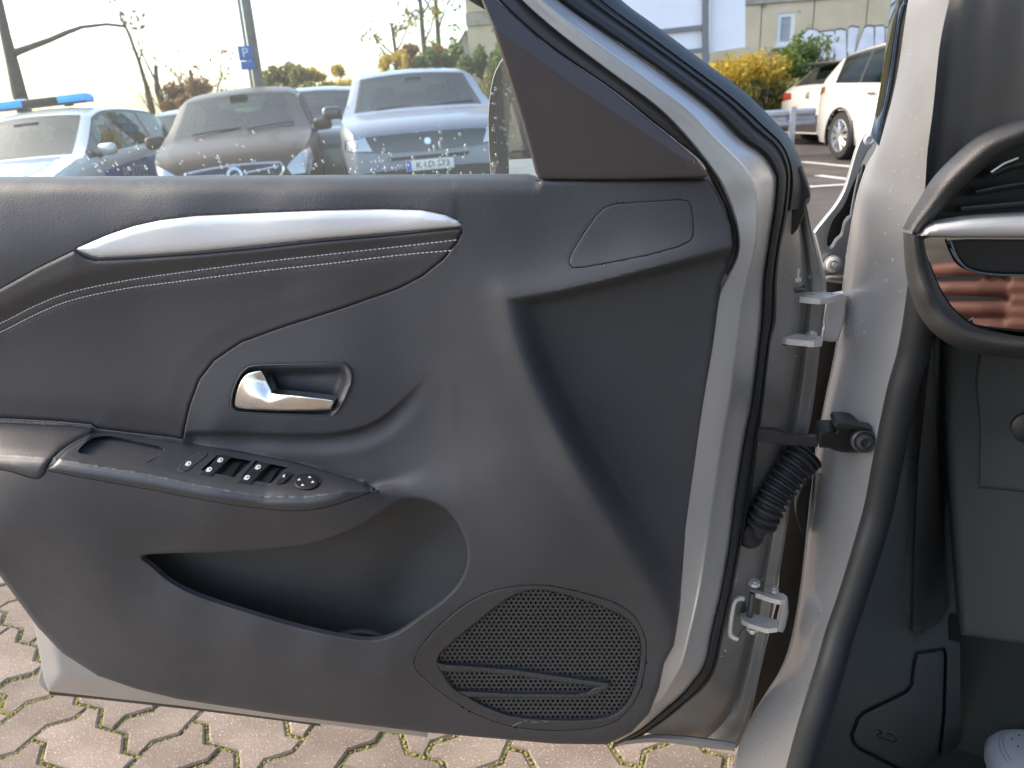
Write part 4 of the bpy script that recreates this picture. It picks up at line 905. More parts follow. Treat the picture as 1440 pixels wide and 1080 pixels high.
# ================================================================== ground
def ramp_mat(name, cols, scale, rough=.9, bump=None, speck=None, detail=8, coord='Object'):
    m = bpy.data.materials.new(name); m.use_nodes = True; t = m.node_tree; b = t.nodes['Principled BSDF']; b.inputs['Roughness'].default_value = rough
    b.inputs['Specular IOR Level'].default_value = .25
    tc = t.nodes.new('ShaderNodeTexCoord'); n = t.nodes.new('ShaderNodeTexNoise'); n.inputs['Scale'].default_value = scale; n.inputs['Detail'].default_value = detail
    t.links.new(tc.outputs[coord], n.inputs['Vector']); cr = t.nodes.new('ShaderNodeValToRGB'); t.links.new(n.outputs[0], cr.inputs[0])
    e = cr.color_ramp.elements; e[0].position = .3; e[0].color = (*cols[0], 1); e[1].position = .7; e[1].color = (*cols[-1], 1)
    for i, c in enumerate(cols[1:-1]): q = e.new(.3+.4*(i+1)/(len(cols)-1)); q.color = (*c, 1)
    out = cr.outputs[0]
    if speck:      # (scale, colour, threshold)
        for sc, col, th in speck:
            v = t.nodes.new('ShaderNodeTexNoise'); v.inputs['Scale'].default_value = sc; v.inputs['Detail'].default_value = 2
            t.links.new(tc.outputs[coord], v.inputs['Vector'])
            mr_ = t.nodes.new('ShaderNodeMapRange'); mr_.inputs[1].default_value = th; mr_.inputs[2].default_value = th+.06; t.links.new(v.outputs[0], mr_.inputs[0])
            mx = t.nodes.new('ShaderNodeMix'); mx.data_type = 'RGBA'; mx.inputs[7].default_value = (*col, 1)
            t.links.new(mr_.outputs[0], mx.inputs[0]); t.links.new(out, mx.inputs[6]); out = mx.outputs[2]
    if name == 'paver_stone':
        oi = t.nodes.new('ShaderNodeObjectInfo'); mr2 = t.nodes.new('ShaderNodeMapRange'); mr2.inputs[3].default_value = .80; mr2.inputs[4].default_value = 1.12
        t.links.new(oi.outputs['Random'], mr2.inputs[0]); vm = t.nodes.new('ShaderNodeVectorMath'); vm.operation = 'SCALE'
        t.links.new(out, vm.inputs[0]); t.links.new(mr2.outputs[0], vm.inputs['Scale']); out = vm.outputs[0]
    t.links.new(out, b.inputs['Base Color'])
    if bump:
        n2 = t.nodes.new('ShaderNodeTexNoise'); n2.inputs['Scale'].default_value = bump[0]; n2.inputs['Detail'].default_value = 4; t.links.new(tc.outputs[coord], n2.inputs['Vector'])
        bn = t.nodes.new('ShaderNodeBump'); bn.inputs['Strength'].default_value = bump[1]; bn.inputs['Distance'].default_value = bump[2]
        t.links.new(n2.outputs[0], bn.inputs['Height']); t.links.new(bn.outputs[0], b.inputs['Normal'])
    MATS[name] = m; return m
ramp_mat('asphalt', [(.055, .047, .040), (.085, .072, .060), (.11, .095, .08)], 1.3, bump=(260, .6, .004), speck=[(180, (.16, .14, .12), .62)])
ramp_mat('bed_moss', [(.10, .085, .04), (.17, .155, .05), (.22, .20, .07)], 22, bump=(300, 1, .004), speck=[(60, (.04, .035, .025), .6)])
ramp_mat('paver_stone', [(.160, .122, .090), (.205, .160, .122), (.25, .20, .155)], 9, bump=(420, .7, .0022), speck=[(240, (.42, .36, .31), .62), (190, (.13, .105, .09), .64), (520, (.50, .45, .40), .66)], coord='Object')
pm('kerb_stone', (.30, .28, .25), .85, bump=(120, .5, .003), var=(8, .2))
pm('line_paint', (.55, .54, .50), .7, var=(20, .25))
S = 600
mesh('ground', [(-S, -S, -.012), (S, -S, -.012), (S, S, -.012), (-S, S, -.012)], [(0, 1, 2, 3)], 'asphalt', ang=None, kind='structure')
# paved strip under the car: interlocking stones in a moss-filled bed
PV_O = np.array([-.966, 1.176]); PV_P = np.array([.081, -.0705]); PV_Q = np.array([.0705, .081])
def lat(i, j): return PV_O + PV_P*i + PV_Q*j
bed = mesh('paving_bed', [(-7, -4, -.0045), (5, -4, -.0045), (5, 4.6, -.0045), (-7, 4.6, -.0045)], [(0, 1, 2, 3)], 'bed_moss', ang=None, kind='structure')
ES = [(0, 0), (.30, .11), (.70, -.11), (1.0, 0)]
def cell_edge_p(i, j): return [lat(i+a, j+b) for a, b in ES]           # along P from (i,j)
def cell_edge_q(i, j): return [lat(i-b, j+a) for a, b in ES]           # along Q from (i,j)
def stone_outline(i, j, kind):
    pts = []
    if kind == 'p':
        e = cell_edge_p(i, j)[:-1]+cell_edge_p(i+1, j)[:-1]+cell_edge_q(i+2, j)[:-1]+cell_edge_p(i+1, j+1)[::-1][:-1]+cell_edge_p(i, j+1)[::-1][:-1]+cell_edge_q(i, j)[::-1][:-1]
    else:
        e = cell_edge_p(i, j)[:-1]+cell_edge_q(i+1, j)[:-1]+cell_edge_q(i+1, j+1)[:-1]+cell_edge_p(i, j+2)[::-1][:-1]+cell_edge_q(i, j+1)[::-1][:-1]+cell_edge_q(i, j)[::-1][:-1]
    return np.array(e)
pr = random.Random(2)
def paver_geo(o, gap=.0042, bev=.004, z=.0, til=(0, 0)):
    c = o.mean(0); a = inset(o, gap); b = inset(o, gap+bev)
    n = len(o); V = [(p[0]-c[0], p[1]-c[1], -.03) for p in a]+[(p[0]-c[0], p[1]-c[1], z-.0035) for p in a]+[(p[0]-c[0], p[1]-c[1], z) for p in b]
    Fc = [tuple(2*n+i for i in range(n))]
    for l in (0, 1):
        for i in range(n): k = (i+1) % n; Fc.append((l*n+i, l*n+k, (l+1)*n+k, (l+1)*n+i))
    return c, V, Fc
proto = {}; near = []; rest = MB()
cells = []
for i in range(-70, 70):
    for j in range(-70, 70):
        k = (i+j) % 4
        if k in (0, 2):
            c = lat(i+(1 if k == 0 else .5), j+(.5 if k == 0 else 1))
            if -6.5 < c[0] < 4.5 and -3.6 < c[1] < 4.5: cells.append((i, j, 'p' if k == 0 else 'q', c))
def seen(c):
    d = np.array([c[0], c[1], 0])-CAM; z = d @ FW
    if z < .2: return None
    return 720+FOC*(d @ RT)/z, 540-FOC*(d @ UP)/z
def score(c):
    s = seen(c[3]); 
    if s is None: return 9e9
    x, y = s; return abs(c[3][0]+.45)*.6+abs(c[3][1]-1.25)
cells.sort(key=score)
for n_, (i, j, kd, c) in enumerate(cells):
    if n_ < 280:
        if kd not in proto:
            cc, V, Fc = paver_geo(stone_outline(i, j, kd)); me = bpy.data.meshes.new('paver'); me.from_pydata(V, [], Fc); me.materials.append(MATS['paver_stone'])
            me.shade_smooth(); me.set_sharp_from_angle(angle=R(30)); proto[kd] = (me, cc-c)
        me, off = proto[kd]
        o = bpy.data.objects.new('paver', me); link(o, bed); o.location = (c[0]+off[0], c[1]+off[1], pr.uniform(-.0025, .0025)); o.rotation_euler = (pr.gauss(0, .006), pr.gauss(0, .006), 0)
    else:
        if (c[0]-.5)**2+(c[1]-1)**2 > 36: continue
        cc, V, Fc = paver_geo(stone_outline(i, j, kd), z=pr.uniform(-.002, .002)); rest.add([(x+cc[0], y+cc[1], z) for x, y, z in V], Fc)
rest.build('paver_field', 'paver_stone', bed, ang=30, kind='stuff')
# moss tufts and grit in the joints near the door
ms = MB(); pm('moss', (.20, .19, .055), .95, var=(60, .4)); 
for n_, (i, j, kd, c) in enumerate(cells[:150]):
    o = stone_outline(i, j, kd); n = len(o)
    for q in range(n):
        a, b = o[q], o[(q+1) % n]
        for t in range(5):
            if pr.random() < .8:
                s_ = pr.random(); p = a+(b-a)*s_; r_ = pr.uniform(.002, .0042); ms.ell((p[0]+pr.gauss(0, .001), p[1]+pr.gauss(0, .001), -.006), (r_*1.4, r_, pr.uniform(.003, .0065)), 5, 3)
ms.build('joint_moss', 'moss', bed, ang=60, kind='stuff')
lf = MB(); lf.ell((-.345, 1.172, .004), (.006, .004, .003), 8, 5); lf.build('brown_pebble', pm('pebble_red', (.32, .14, .09), .7), ang=60, label='small reddish pebble on the paving under the door', cat='pebble')
# kerb at the far edge of the paving
kb = MB()
for k in range(12): kb.box((-6.5+k*1.0, 4.68, .03), (.985, .13, .13), bev=.012)
kb.build('kerb', 'kerb_stone', ang=40, kind='structure')
# painted bay lines
def line_strip(p0, p1, w=.12):
    a, b = Vector(p0), Vector(p1); d = (b-a).normalized(); n = Vector((-d.y, d.x))*w/2
    mesh('bay_marking', [(*(a+n), -.008), (*(a-n), -.008), (*(b-n), -.008), (*(b+n), -.008)], [(0, 1, 2, 3)], 'line_paint', ang=None, kind='structure')
def g(x, y): p = PZ(x, y)[0]; return (p[0], p[1])
line_strip(g(1128, 227), g(1230, 237), .13); line_strip(g(1150, 246), g(1230, 256), .13); line_strip(g(1138, 262), g(1230, 256), .12)
for X in (-7.1, -4.7, -2.35, 0.0): line_strip((X, 9.0), (X, 14.0))

# ================================================================== parked cars
pm('paint_white', (.62, .61, .59), .28, coat=.8, coatr=.04); pm('paint_police_blue', (.03, .10, .33), .3, coat=.8)
pm('paint_silver_white', (.60, .61, .62), .3, metal=.3, coat=.8); pm('paint_brown', (.060, .042, .030), .42, spec=.3, coat=.12, coatr=.1)
pm('paint_steel_blue', (.20, .225, .28), .34, metal=.2, coat=.6, coatr=.08); pm('paint_dark', (.03, .035, .04), .3, coat=.8); pm('paint_offwhite', (.52, .50, .46), .26, coat=.9)
pm('paint_pearl', (.52, .50, .47), .3, metal=.3, coat=.8)
pm('car_black', (.02, .02, .022), .4); pm('lamp_clear', (.50, .53, .57), .12, metal=.3, coat=1); pm('chrome', (.7, .7, .7), .15, metal=1)
pm('lamp_red', (.22, .035, .02), .2, coat=1); pm('lamp_blue', (.02, .22, .62), .2, coat=1, emit=((.03, .3, 1), .25)); pm('plate_white', (.75, .75, .72), .5); pm('plate_blue', (.02, .12, .55), .5)
pm('tyre', (.02, .02, .02), .85); pm('alloy', (.55, .55, .54), .28, metal=.8); pm('seat_grey', (.05, .05, .05), .9); pm('reflector', (.35, .03, .04), .3)
pm('arch_black', (.012, .012, .012), .9)

def car_surface(sp):
    L, W = sp['L'], sp['W']; top = spline(sp['top'], 5); top = top[np.argsort(top[:, 0], kind='stable')]
    xs = np.unique(np.concatenate([np.linspace(-L/2, L/2, int(L/.07)), np.array(sp['cuts']), np.array([sp['ws'][0]+.04, sp['ws'][1]-.05]), L/2-np.array([.01, .03, .06, .1, .15]), -L/2+np.array([.01, .03, .06, .1])]))
    def zt(x): return np.interp(x, top[:, 0], top[:, 1])
    def zb(x): return np.minimum(np.interp(x, [p[0] for p in sp['belt']], [p[1] for p in sp['belt']]), zt(x)-.05)
    def hw(x):
        s_ = max(0, (abs(x)-(L/2-.75))/.75); return W/2*(1-(.17 if x > 0 else .12)*s_**2.4)
    rings = []
    for x in xs:
        t, b, w = float(zt(x)), float(zb(x)), hw(x); gh = max(0, t-b-.05)
        wr = w-.03-.33*gh*sp.get('tumble', 1)
        crown = .02+.03*min(1, gh/.3)
        ring = [(0, t), (.3*wr, t-.12*crown), (.6*wr, t-.4*crown), (.80*wr, t-.73*crown), (.85*wr, t-.82*crown), (.93*wr, t-crown-.01), (wr, t-crown-.035*min(1, gh/.2)-.008)]
        z5 = ring[-1][1]
        for q in (.08, .36, .66, .95): ring.append((wr+(w-.022-wr)*q, z5+(b-z5)*q))
        ring += [(w-.012, b-.02), (w, b-.09)]+[(w-np.interp(z, [.2, .34, .48, .62, .8], [.07, .03, .02, .006, 0]), z) for z in np.linspace(b-.15, .22, 11)]
        ring = [(y, max(z, .19)) for y, z in ring]
        rings.append(ring)
    return xs, rings, zt, zb, hw
def make_car(name, label, loc, rz, sp, group=None):
    root = empty(name, loc, rz, cat='car', label=label, group=group)
    xs, rings, zt, zb, hw = car_surface(sp); m = len(rings[0]); n = len(xs)
    V = []; 
    for x, rg in zip(xs, rings):
        V += [(x, y, z) for y, z in rg[::-1]]+[(x, -y, z) for y, z in rg[1:]]
    M = 2*m-1
    wsx0, wsx1 = sp['ws']; rwx0, rwx1 = sp['rw']; pil = sp['pillars']; dlo = sp['dlo']
    groups = {'body': []}
    q0 = (n//2)*M+m-1; e1_ = Vector(V[q0+M])-Vector(V[q0]); e2_ = Vector(V[q0+M+1])-Vector(V[q0])
    FLIP = e1_.cross(e2_).z < 0            # roof faces must look up
    arches = sp['wheels']; wr_ = sp.get('wr', .34)
    for i in range(n-1):
        xm = (xs[i]+xs[i+1])/2
        for j in range(M-1):
            jj = j if j < m-1 else M-2-j         # 0 = sill ... m-2 = roof centre (face index)
            r_ = m-2-jj                         # face between ring r_ and r_+1
            f = (i*M+j, i*M+j+1, (i+1)*M+j+1, (i+1)*M+j) if FLIP else (i*M+j, (i+1)*M+j, (i+1)*M+j+1, i*M+j+1)
            key = 'body'
            if r_ <= 3 and wsx0 < xm < wsx1: key = 'windscreen' if r_ <= 2 and wsx0+.04 < xm < wsx1-.05 else 'windscreen_border'
            elif r_ <= 3 and rwx0 < xm < rwx1: key = 'rear_window' if r_ <= 2 else ('rear_window_border', j < m-1)
            elif 7 <= r_ <= 9 and dlo[0] < xm < dlo[1] and float(zt(xm)-zb(xm)) > .16:
                k = sum(xm < p[0] for p in pil)
                key = 'frame' if any(abs(xm-p[0]) < p[1]/2 for p in pil) else ('side_window', j < m-1, k)
            elif 6 <= r_ <= 9 and dlo[0]-.05 < xm < dlo[1]+.05 and float(zt(xm)-zb(xm)) > .12: key = 'frame'
            else:
                zc = sum(V[q][2] for q in f)/4
                if r_ >= 10 and any((xm-a)**2+(zc-wr_)**2 < (wr_+.05)**2 for a in arches): continue
                if r_ >= 12 and zc < .31: key = ('lower_sill', j < m-1, sum(xm < q for q in arches))
            groups.setdefault(key, []).append(f)
    def sub(fs):
        ids = sorted({q for f in fs for q in f}); mp = {q: k for k, q in enumerate(ids)}
        return [V[q] for q in ids], [tuple(mp[q] for q in f) for f in fs]
    for cap, rev in ((0, False), (n-1, True)):
        f = tuple(cap*M+q for q in range(M)); groups['body'].append(f if rev else f[::-1])
    bv, bf = sub(groups['body'])
    body = mesh('body', bv, bf, sp['paint'], root, 38)
    for k, fs in groups.items():
        if k == 'body': continue
        nm = k if isinstance(k, str) else k[0]
        mat = {'windscreen_border': 'car_black', 'rear_window_border': 'car_black', 'windscreen': 'far_glass', 'rear_window': 'far_glass', 'side_window': 'far_glass', 'frame': 'car_black' if not sp.get('frame_paint') else sp['paint'], 'lower_sill': sp.get('skirt', 'car_black')}[nm]
        v, f = sub(fs); mesh({'frame': 'window_frame'}.get(nm, nm), v, f, mat, root, 38)
    allf = [f for fs in groups.values() for f in fs]
    bvh = BVHTree.FromPolygons([Vector(v) for v in V], allf)
    # cabin floor/dark tub and seats
    tb = MB(); tb.box((-.1, 0, .55), (2.4, sp['W']-.25, .5)); tb.build('cabin', 'car_black', root, None)
    for x, y in ((.05, .36), (.05, -.36), (-.85, .36), (-.85, -.36)):
        s_ = MB(); s_.box((x-.12, y, .98), (.14, .44, .56), Matrix.Rotation(R(-10), 3, 'Y'), .06); s_.box((x-.2, y, 1.30), (.1, .26, .17), None, .04)
        s_.build('seat', 'seat_grey', root)
    for a in arches:
        for sgn in (1, -1):
            y = sgn*(hw(a)-.11)
            wh = MB(); Mw = Matrix.Translation((a, y, wr_)) @ Matrix.Rotation(-sgn*math.pi/2, 4, 'X')
            wh.lathe([(wr_*.66, -.10), (wr_*.93, -.10), (wr_, -.07), (wr_, .07), (wr_*.93, .10), (wr_*.70, .10), (wr_*.66, .08)], 28, Mw)
            w_ = wh.build('wheel', 'tyre', root, 40)
            rm = MB(); rm.lathe([(wr_*.69, .095), (wr_*.66, .098), (wr_*.63, .06), (wr_*.6, -.02)], 28, Mw)
            for k in range(10):
                t = 2*math.pi*k/10
                for dt in (-.09, .09):
                    p0 = Mw @ Vector((.05*math.cos(t), .05*math.sin(t), .085)); p1 = Mw @ Vector((wr_*.65*math.cos(t+dt), wr_*.65*math.sin(t+dt), .075)); rm.tube([p0, p1], [.022, .013], 5)
            rm.lathe([(.001, .10), (.05, .10), (.065, .08)], 12, Mw)
            rm.build('rim', 'alloy', w_, 40)
            dk = MB(); dk.lathe([(.001, .0), (wr_*.66, .0)], 20, Mw); dk.build('brake_disc', 'car_black', w_, None)
            ar = MB(); yy = sgn*(hw(a)-.004)
            ar.tube([(a+(wr_+.055)*math.cos(t), yy, wr_+(wr_+.055)*math.sin(t)) for t in np.linspace(-.35, math.pi+.35, 26)], .018, 6); ar.build('wheel_arch', sp.get('arch', 'car_black'), root, 50)
            li = MB(); 
            for t in np.linspace(-.35, math.pi+.35, 16):
                for d in (.02, -.32): li.v.append((a+(wr_+.05)*math.cos(t), sgn*(hw(a)+d-.03), wr_+(wr_+.05)*math.sin(t)))
            li.f = [(2*q, 2*q+1, 2*q+3, 2*q+2) for q in range(15)]; li.build('arch_liner', 'arch_black', root, None)
    return root, bvh, hw
def decal(nm, poly, bvh, axis, sgn, mat, parent, off=.006, step=.05, wall=.012):
    """a conforming piece on the body: poly in (lateral, z); axis 'x' seen from front/rear, 'y' from the side, 'z' from above"""
    P_ = resample(np.array(poly, float), step); lo, hi = P_.min(0), P_.max(0)
    gx, gy = np.meshgrid(np.arange(lo[0], hi[0], step), np.arange(lo[1], hi[1], step)); G = np.stack([gx.ravel(), gy.ravel()], 1)
    G = G[sdf(P_, G) > step*.4] if len(G) else G
    Vv, Fa = cdt_mesh(P_, [], G)
    d = {'x': Vector((-sgn, 0, 0)), 'y': Vector((0, -sgn, 0)), 'z': Vector((0, 0, -1))}[axis]
    out = []; nr = []; last = None
    for a, b in Vv:
        o = {'x': Vector((sgn*6, a, b)), 'y': Vector((a, sgn*6, b)), 'z': Vector((a, b, 5))}[axis]
        h = bvh.ray_cast(o, d)
        if h[0] is None: p = last or o+d*4; q = -d
        else: p = h[0]; last = p; q = h[1] if h[1].dot(d) < 0 else -h[1]
        out.append(p-d*off)
    n0 = len(out); verts = [tuple(p) for p in out]; faces = [tuple(f) for f in Fa]
    nrm = sum(((out[f[1]]-out[f[0]]).cross(out[f[2]]-out[f[0]]) for f in faces), Vector())
    if nrm.dot(d) > 0: faces = [f[::-1] for f in faces]
    # rim walls
    idx = {}
    for k, v in enumerate(Vv): idx[(round(v[0], 4), round(v[1], 4))] = k
    lp = [idx.get((round(p[0], 4), round(p[1], 4))) for p in P_]; lp = [q for q in lp if q is not None]
    for q in lp: verts.append(tuple(out[q]+d*wall))
    for k in range(len(lp)): j = (k+1) % len(lp); faces.append((lp[k], lp[j], n0+j, n0+k))
    return mesh(nm, verts, faces, mat, parent, 45)
def door_mirror(root, x, y, z, mat, sgn, s=1.0):
    mb = MB(); mb.tube([(x, y-sgn*.02, z-.07), (x-.01, y+sgn*.08, z-.03)], [.03, .025], 6)
    b = MB(); b.box((x-.03, y+sgn*.15*s, z+.02), (.12, .23*s, .15*s), Matrix.Rotation(sgn*R(-12), 3, 'Z'), .05)
    b.v += [] ; o = b.build('door_mirror', mat, root, 50); mb.build('mirror_arm', 'car_black', o, 50)
    MB().box((x-.094, y+sgn*.16*s, z+.02), (.004, .18*s, .11*s), Matrix.Rotation(sgn*R(-12), 3, 'Z')).build('mirror_glass', 'far_glass', o, None)
def plate(root, txt, c, M, w=.52, h=.11):
    """German style plate"""
    p = MB().box((0, 0, 0), (.008, w, h), None, .002); p.v = [tuple(Vector(c)+M @ Vector(v)) for v in p.v]; po = p.build('number_plate', 'plate_white', root, 40)
    b = MB().box((.005, -w/2+.03, 0), (.004, .05, h-.008)); b.v = [tuple(Vector(c)+M @ Vector(v)) for v in b.v]; b.build('plate_band', 'plate_blue', po, None)
    me = text_mesh(txt, h*.85); me.materials.append(MATS['car_black'])
    T = Matrix(((0, 0, 1), (1, 0, 0), (0, 1, 0)))
    me.transform((Matrix.Translation(Vector(c)) @ M.to_4x4() @ Matrix.Translation((.006, .03, 0)) @ T.to_4x4()))
    o = bpy.data.objects.new('plate_text', me); link(o, po)
HEAD = math.radians(-90)
# sloping lot: ground falls gently to the left beyond the paving
def gz(x, y):
    t = min(1, max(0, (y-5.0)/2.5)); t = t*t*(3-2*t); return .042*min(0, max(-9, x+.8))*t
go = bpy.data.objects['ground']; gm = go.data; gm.clear_geometry()
gxs = [-600, -120, -40, -20]+[-14+k for k in range(29)]+[20, 40, 120, 600]; gys = [-600, -120, -40, -10, 0, 4]+[4.8+.5*k for k in range(8)]+[10+2*k for k in range(10)]+[40, 80, 200, 600]
gm.from_pydata([(x, y, gz(x, y)-.012) for y in gys for x in gxs], [], [(j*len(gxs)+i, j*len(gxs)+i+1, (j+1)*len(gxs)+i+1, (j+1)*len(gxs)+i) for j in range(len(gys)-1) for i in range(len(gxs)-1)])
gm.shade_smooth(); gm.update()
for o in bpy.data.objects:
    if o.name.startswith('bay_marking'):
        for v in o.data.vertices: v.co.z = gz(v.co.x, v.co.y)-.004
def place(front, rz, L): return (front[0]-math.cos(rz)*L/2, front[1]-math.sin(rz)*L/2)
def tilt(root, deg): root.rotation_mode = 'ZYX'; root.rotation_mode = 'XYZ'; root.rotation_euler = (Matrix.Rotation(root.rotation_euler.z, 3, 'Z') @ Matrix.Rotation(R(deg), 3, 'X')).to_euler()
# ---- blue grey SUV, front towards us
SUVB = dict(L=4.5, W=1.88, paint='paint_steel_blue', top=[(-2.25, .5), (-2.23, .85), (-2.15, 1.08), (-1.9, 1.38), (-1.6, 1.52), (-.8, 1.59), (0, 1.59), (.38, 1.54), (.55, 1.46), (1.2, 1.12), (1.5, 1.07), (1.95, 1.0), (2.14, .93), (2.21, .83), (2.24, .66), (2.25, .45)],
            belt=[(-2.2, 1.08), (1.2, 1.02), (2.25, .9)], ws=(.44, 1.22), rw=(-1.95, -1.62), dlo=(-1.7, 1.02), pillars=[(0.02, .10), (-.95, .12)], cuts=[.44, 1.22, -1.95, -1.62, .07, -.03, -.89, -1.01], wheels=(1.38, -1.32), wr=.35)
rz = R(-81.5); c = place((-.74, 8.7), rz, 4.5)
suv, bv, hw = make_car('parked_suv', 'blue-grey SUV with black nose band and number plate, facing the door window', (c[0], c[1], 0), rz, SUVB, None)
tilt(suv, 1.0)
decal('nose_band', [(-.90, .71), (-.88, .83), (-.5, .855), (0, .86), (.5, .855), (.88, .83), (.90, .71), (.5, .67), (0, .66), (-.5, .67)], bv, 'x', 1, 'black_gloss', suv, .006)
for s in (1, -1): decal('headlight', [(s*.88, .72), (s*.87, .82), (s*.66, .845), (s*.60, .70)], bv, 'x', 1, 'lamp_clear', suv, .012, .04)
decal('badge', [(.035*math.cos(t), .765+.035*math.sin(t)) for t in np.linspace(0, 6.283, 16, endpoint=False)], bv, 'x', 1, 'chrome', suv, .016, .05)
decal('lower_grille', [(-.42, .585), (.42, .585), (.45, .62), (-.45, .62)], bv, 'x', 1, 'car_black', suv, .008)
decal('bumper_skirt', [(-.90, .20), (-.92, .46), (-.5, .49), (.5, .49), (.92, .46), (.90, .20)], bv, 'x', 1, 'car_black', suv, .006)
plate(suv, 'K LD 373', (2.275, 0, .52), Matrix.Rotation(0, 3, 'Z'))
for s in (1, -1): door_mirror(suv, .92, s*.88, 1.10, 'paint_dark', s)
MB().box((.55, 0, 1.44), (.04, .22, .07), None, .015).build('rear_view_mirror', 'car_black', suv)
# ---- brown MPV
MPV = dict(L=4.3, W=1.81, paint='paint_brown', top=[(-2.15, .5), (-2.13, .9), (-2.08, 1.15), (-1.95, 1.42), (-1.7, 1.54), (-.8, 1.62), (-.1, 1.62), (.35, 1.56), (.5, 1.49), (1.22, 1.10), (1.45, 1.05), (1.85, .95), (2.03, .86), (2.11, .74), (2.14, .6), (2.15, .45)],
           belt=[(-2.1, 1.08), (1.2, 1.0), (2.15, .85)], ws=(.42, 1.24), rw=(-2.0, -1.72), dlo=(-1.75, 1.05), pillars=[(.02, .10), (-.9, .12)], cuts=[.42, 1.24, -2., -1.72, .07, -.03, -.84, -.96], wheels=(1.3, -1.3), wr=.33, frame_paint=False)
rz = R(-79.5); c = place((-2.86, 8.75), rz, 4.3)
mpv, bv, hw = make_car('parked_mpv', 'brown MPV with chrome grille and round badge, parked between police car and SUV', (c[0], c[1], gz(c[0], c[1])-.04), rz, MPV)
tilt(mpv, 3.0)
decal('grille', [(-.44, .56), (-.52, .66), (-.50, .745), (0, .765), (.50, .745), (.52, .66), (.44, .56)], bv, 'x', 1, 'car_black', mpv, .008, .04)
for pl_ in ([(-.50, .74), (-.25, .757), (0, .765), (.25, .757), (.50, .74), (.53, .68), (.50, .62), (.44, .56)], [(-.50, .74), (-.53, .68), (-.50, .62), (-.44, .56)], [(-.48, .70), (-.1, .672)], [(.48, .70), (.1, .672)]):
    pp = []
    for y, z in resample(np.array(pl_), .06, False):
        h = bv.ray_cast(Vector((6, y, z)), Vector((-1, 0, 0))); pp.append(h[0]+Vector((.02, 0, 0)))
    MB().tube(pp, .016, 6).build('grille_trim', 'chrome', mpv)
decal('badge', [(.085*math.cos(t), .668+.085*math.sin(t)) for t in np.linspace(0, 6.283, 18, endpoint=False)], bv, 'x', 1, 'chrome', mpv, .03, .05)
decal('badge_centre', [(.055*math.cos(t), .668+.055*math.sin(t)) for t in np.linspace(0, 6.283, 18, endpoint=False)], bv, 'x', 1, 'car_black', mpv, .034, .05)
decal('badge_mark', [(-.05, .655), (.0, .672), (.06, .68), (.0, .662)], bv, 'x', 1, 'chrome', mpv, .04, .05)
for s in (1, -1): decal('headlight', [(s*.56, .68), (s*.60, .60), (s*.82, .60), (s*.86, .74), (s*.84, .86), (s*.74, .82), (s*.62, .74)], bv, 'x', 1, 'lamp_clear', mpv, .014, .04)
plate(mpv, 'K ZT 118', (2.19, 0, .42), Matrix.Rotation(0, 3, 'Z'))
for s in (1, -1): door_mirror(mpv, .92, s*.85, 1.06, 'paint_brown', s)
MB().box((.5, .02, 1.50), (.1, .22, .06), None, .015).build('rear_view_mirror', 'car_black', mpv)
for rt_, xw in ((suv, 1.18), (mpv, 1.2)):
    for s in (-.5, .12): MB().tube([(xw+.02, s, 1.115), (xw-.02, s+.25, 1.135), (xw-.05, s+.55, 1.14)], .009, 5).build('wiper', 'car_black', rt_)
# ---- police car
POL = dict(L=4.5, W=1.83, paint='paint_white', top=[(-2.25, .5), (-2.23, .95), (-2.15, 1.2), (-1.95, 1.46), (-1.6, 1.58), (-.8, 1.63), (0, 1.62), (.45, 1.54), (.6, 1.46), (1.32, 1.06), (1.55, 1.02), (2.0, .9), (2.15, .8), (2.23, .65), (2.25, .45)],
           belt=[(-2.2, 1.10), (1.3, .96), (2.25, .85)], ws=(.5, 1.32), rw=(-2.1, -1.75), dlo=(-1.9, 1.18), pillars=[(.76, .06), (.02, .10), (-1.0, .11), (-1.45, .04)], cuts=[.5, 1.32, .79, .73, .07, -.03, -.945, -1.055], wheels=(1.38, -1.3), wr=.33)
rz = R(-86); c = place((-5.60, 8.5), rz, 4.5)
pol, bv, hw = make_car('police_car', 'white and blue police car with blue light bar on its roof', (c[0], c[1], gz(c[0], c[1])-.05), rz, POL)
tilt(pol, 3.0)
decal('bonnet_panel', [(1.36, -.62), (1.36, .62), (1.9, .66), (2.1, .5), (2.14, 0), (2.1, -.5), (1.9, -.66)], bv, 'z', 1, 'paint_police_blue', pol, .004, .08, .004)
for s in (1, -1):
    decal('side_band', [(-2.1, .60), (-2.1, .93), (-1.0, .90), (.2, .86), (1.0, .80), (1.0, .52), (0, .56)], bv, 'y', s, 'paint_police_blue', pol, .004, .08, .004)
    me = text_mesh('POLIZEI', .24, .004); me.materials.append(MATS['paint_white'])
    T = Matrix(((-s, 0, 0), (0, 0, s), (0, 1, 0))) if s > 0 else Matrix(((1, 0, 0), (0, 0, -1), (0, 1, 0)))
    me.transform(Matrix.Translation((.05, s*(hw(0)+.012), .71)) @ T.to_4x4()); o = bpy.data.objects.new('police_lettering', me); link(o, pol)
    door_mirror(pol, .98, s*.86, 1.03, 'paint_silver_white', s, .95)
    decal('headlight', [(s*.55, .66), (s*.60, .60), (s*.84, .62), (s*.86, .80), (s*.72, .78)], bv, 'x', 1, 'lamp_clear', pol, .012, .04)
decal('grille', [(-.5, .58), (-.52, .70), (.52, .70), (.5, .58)], bv, 'x', 1, 'car_black', pol, .008, .04)
plate(pol, 'NRW 4 417', (2.29, 0, .42), Matrix.Rotation(0, 3, 'Z'))
lb = MB().box((.0, 0, 1.70), (.26, .46, .10), None, .02).build('light_bar', 'car_black', pol)
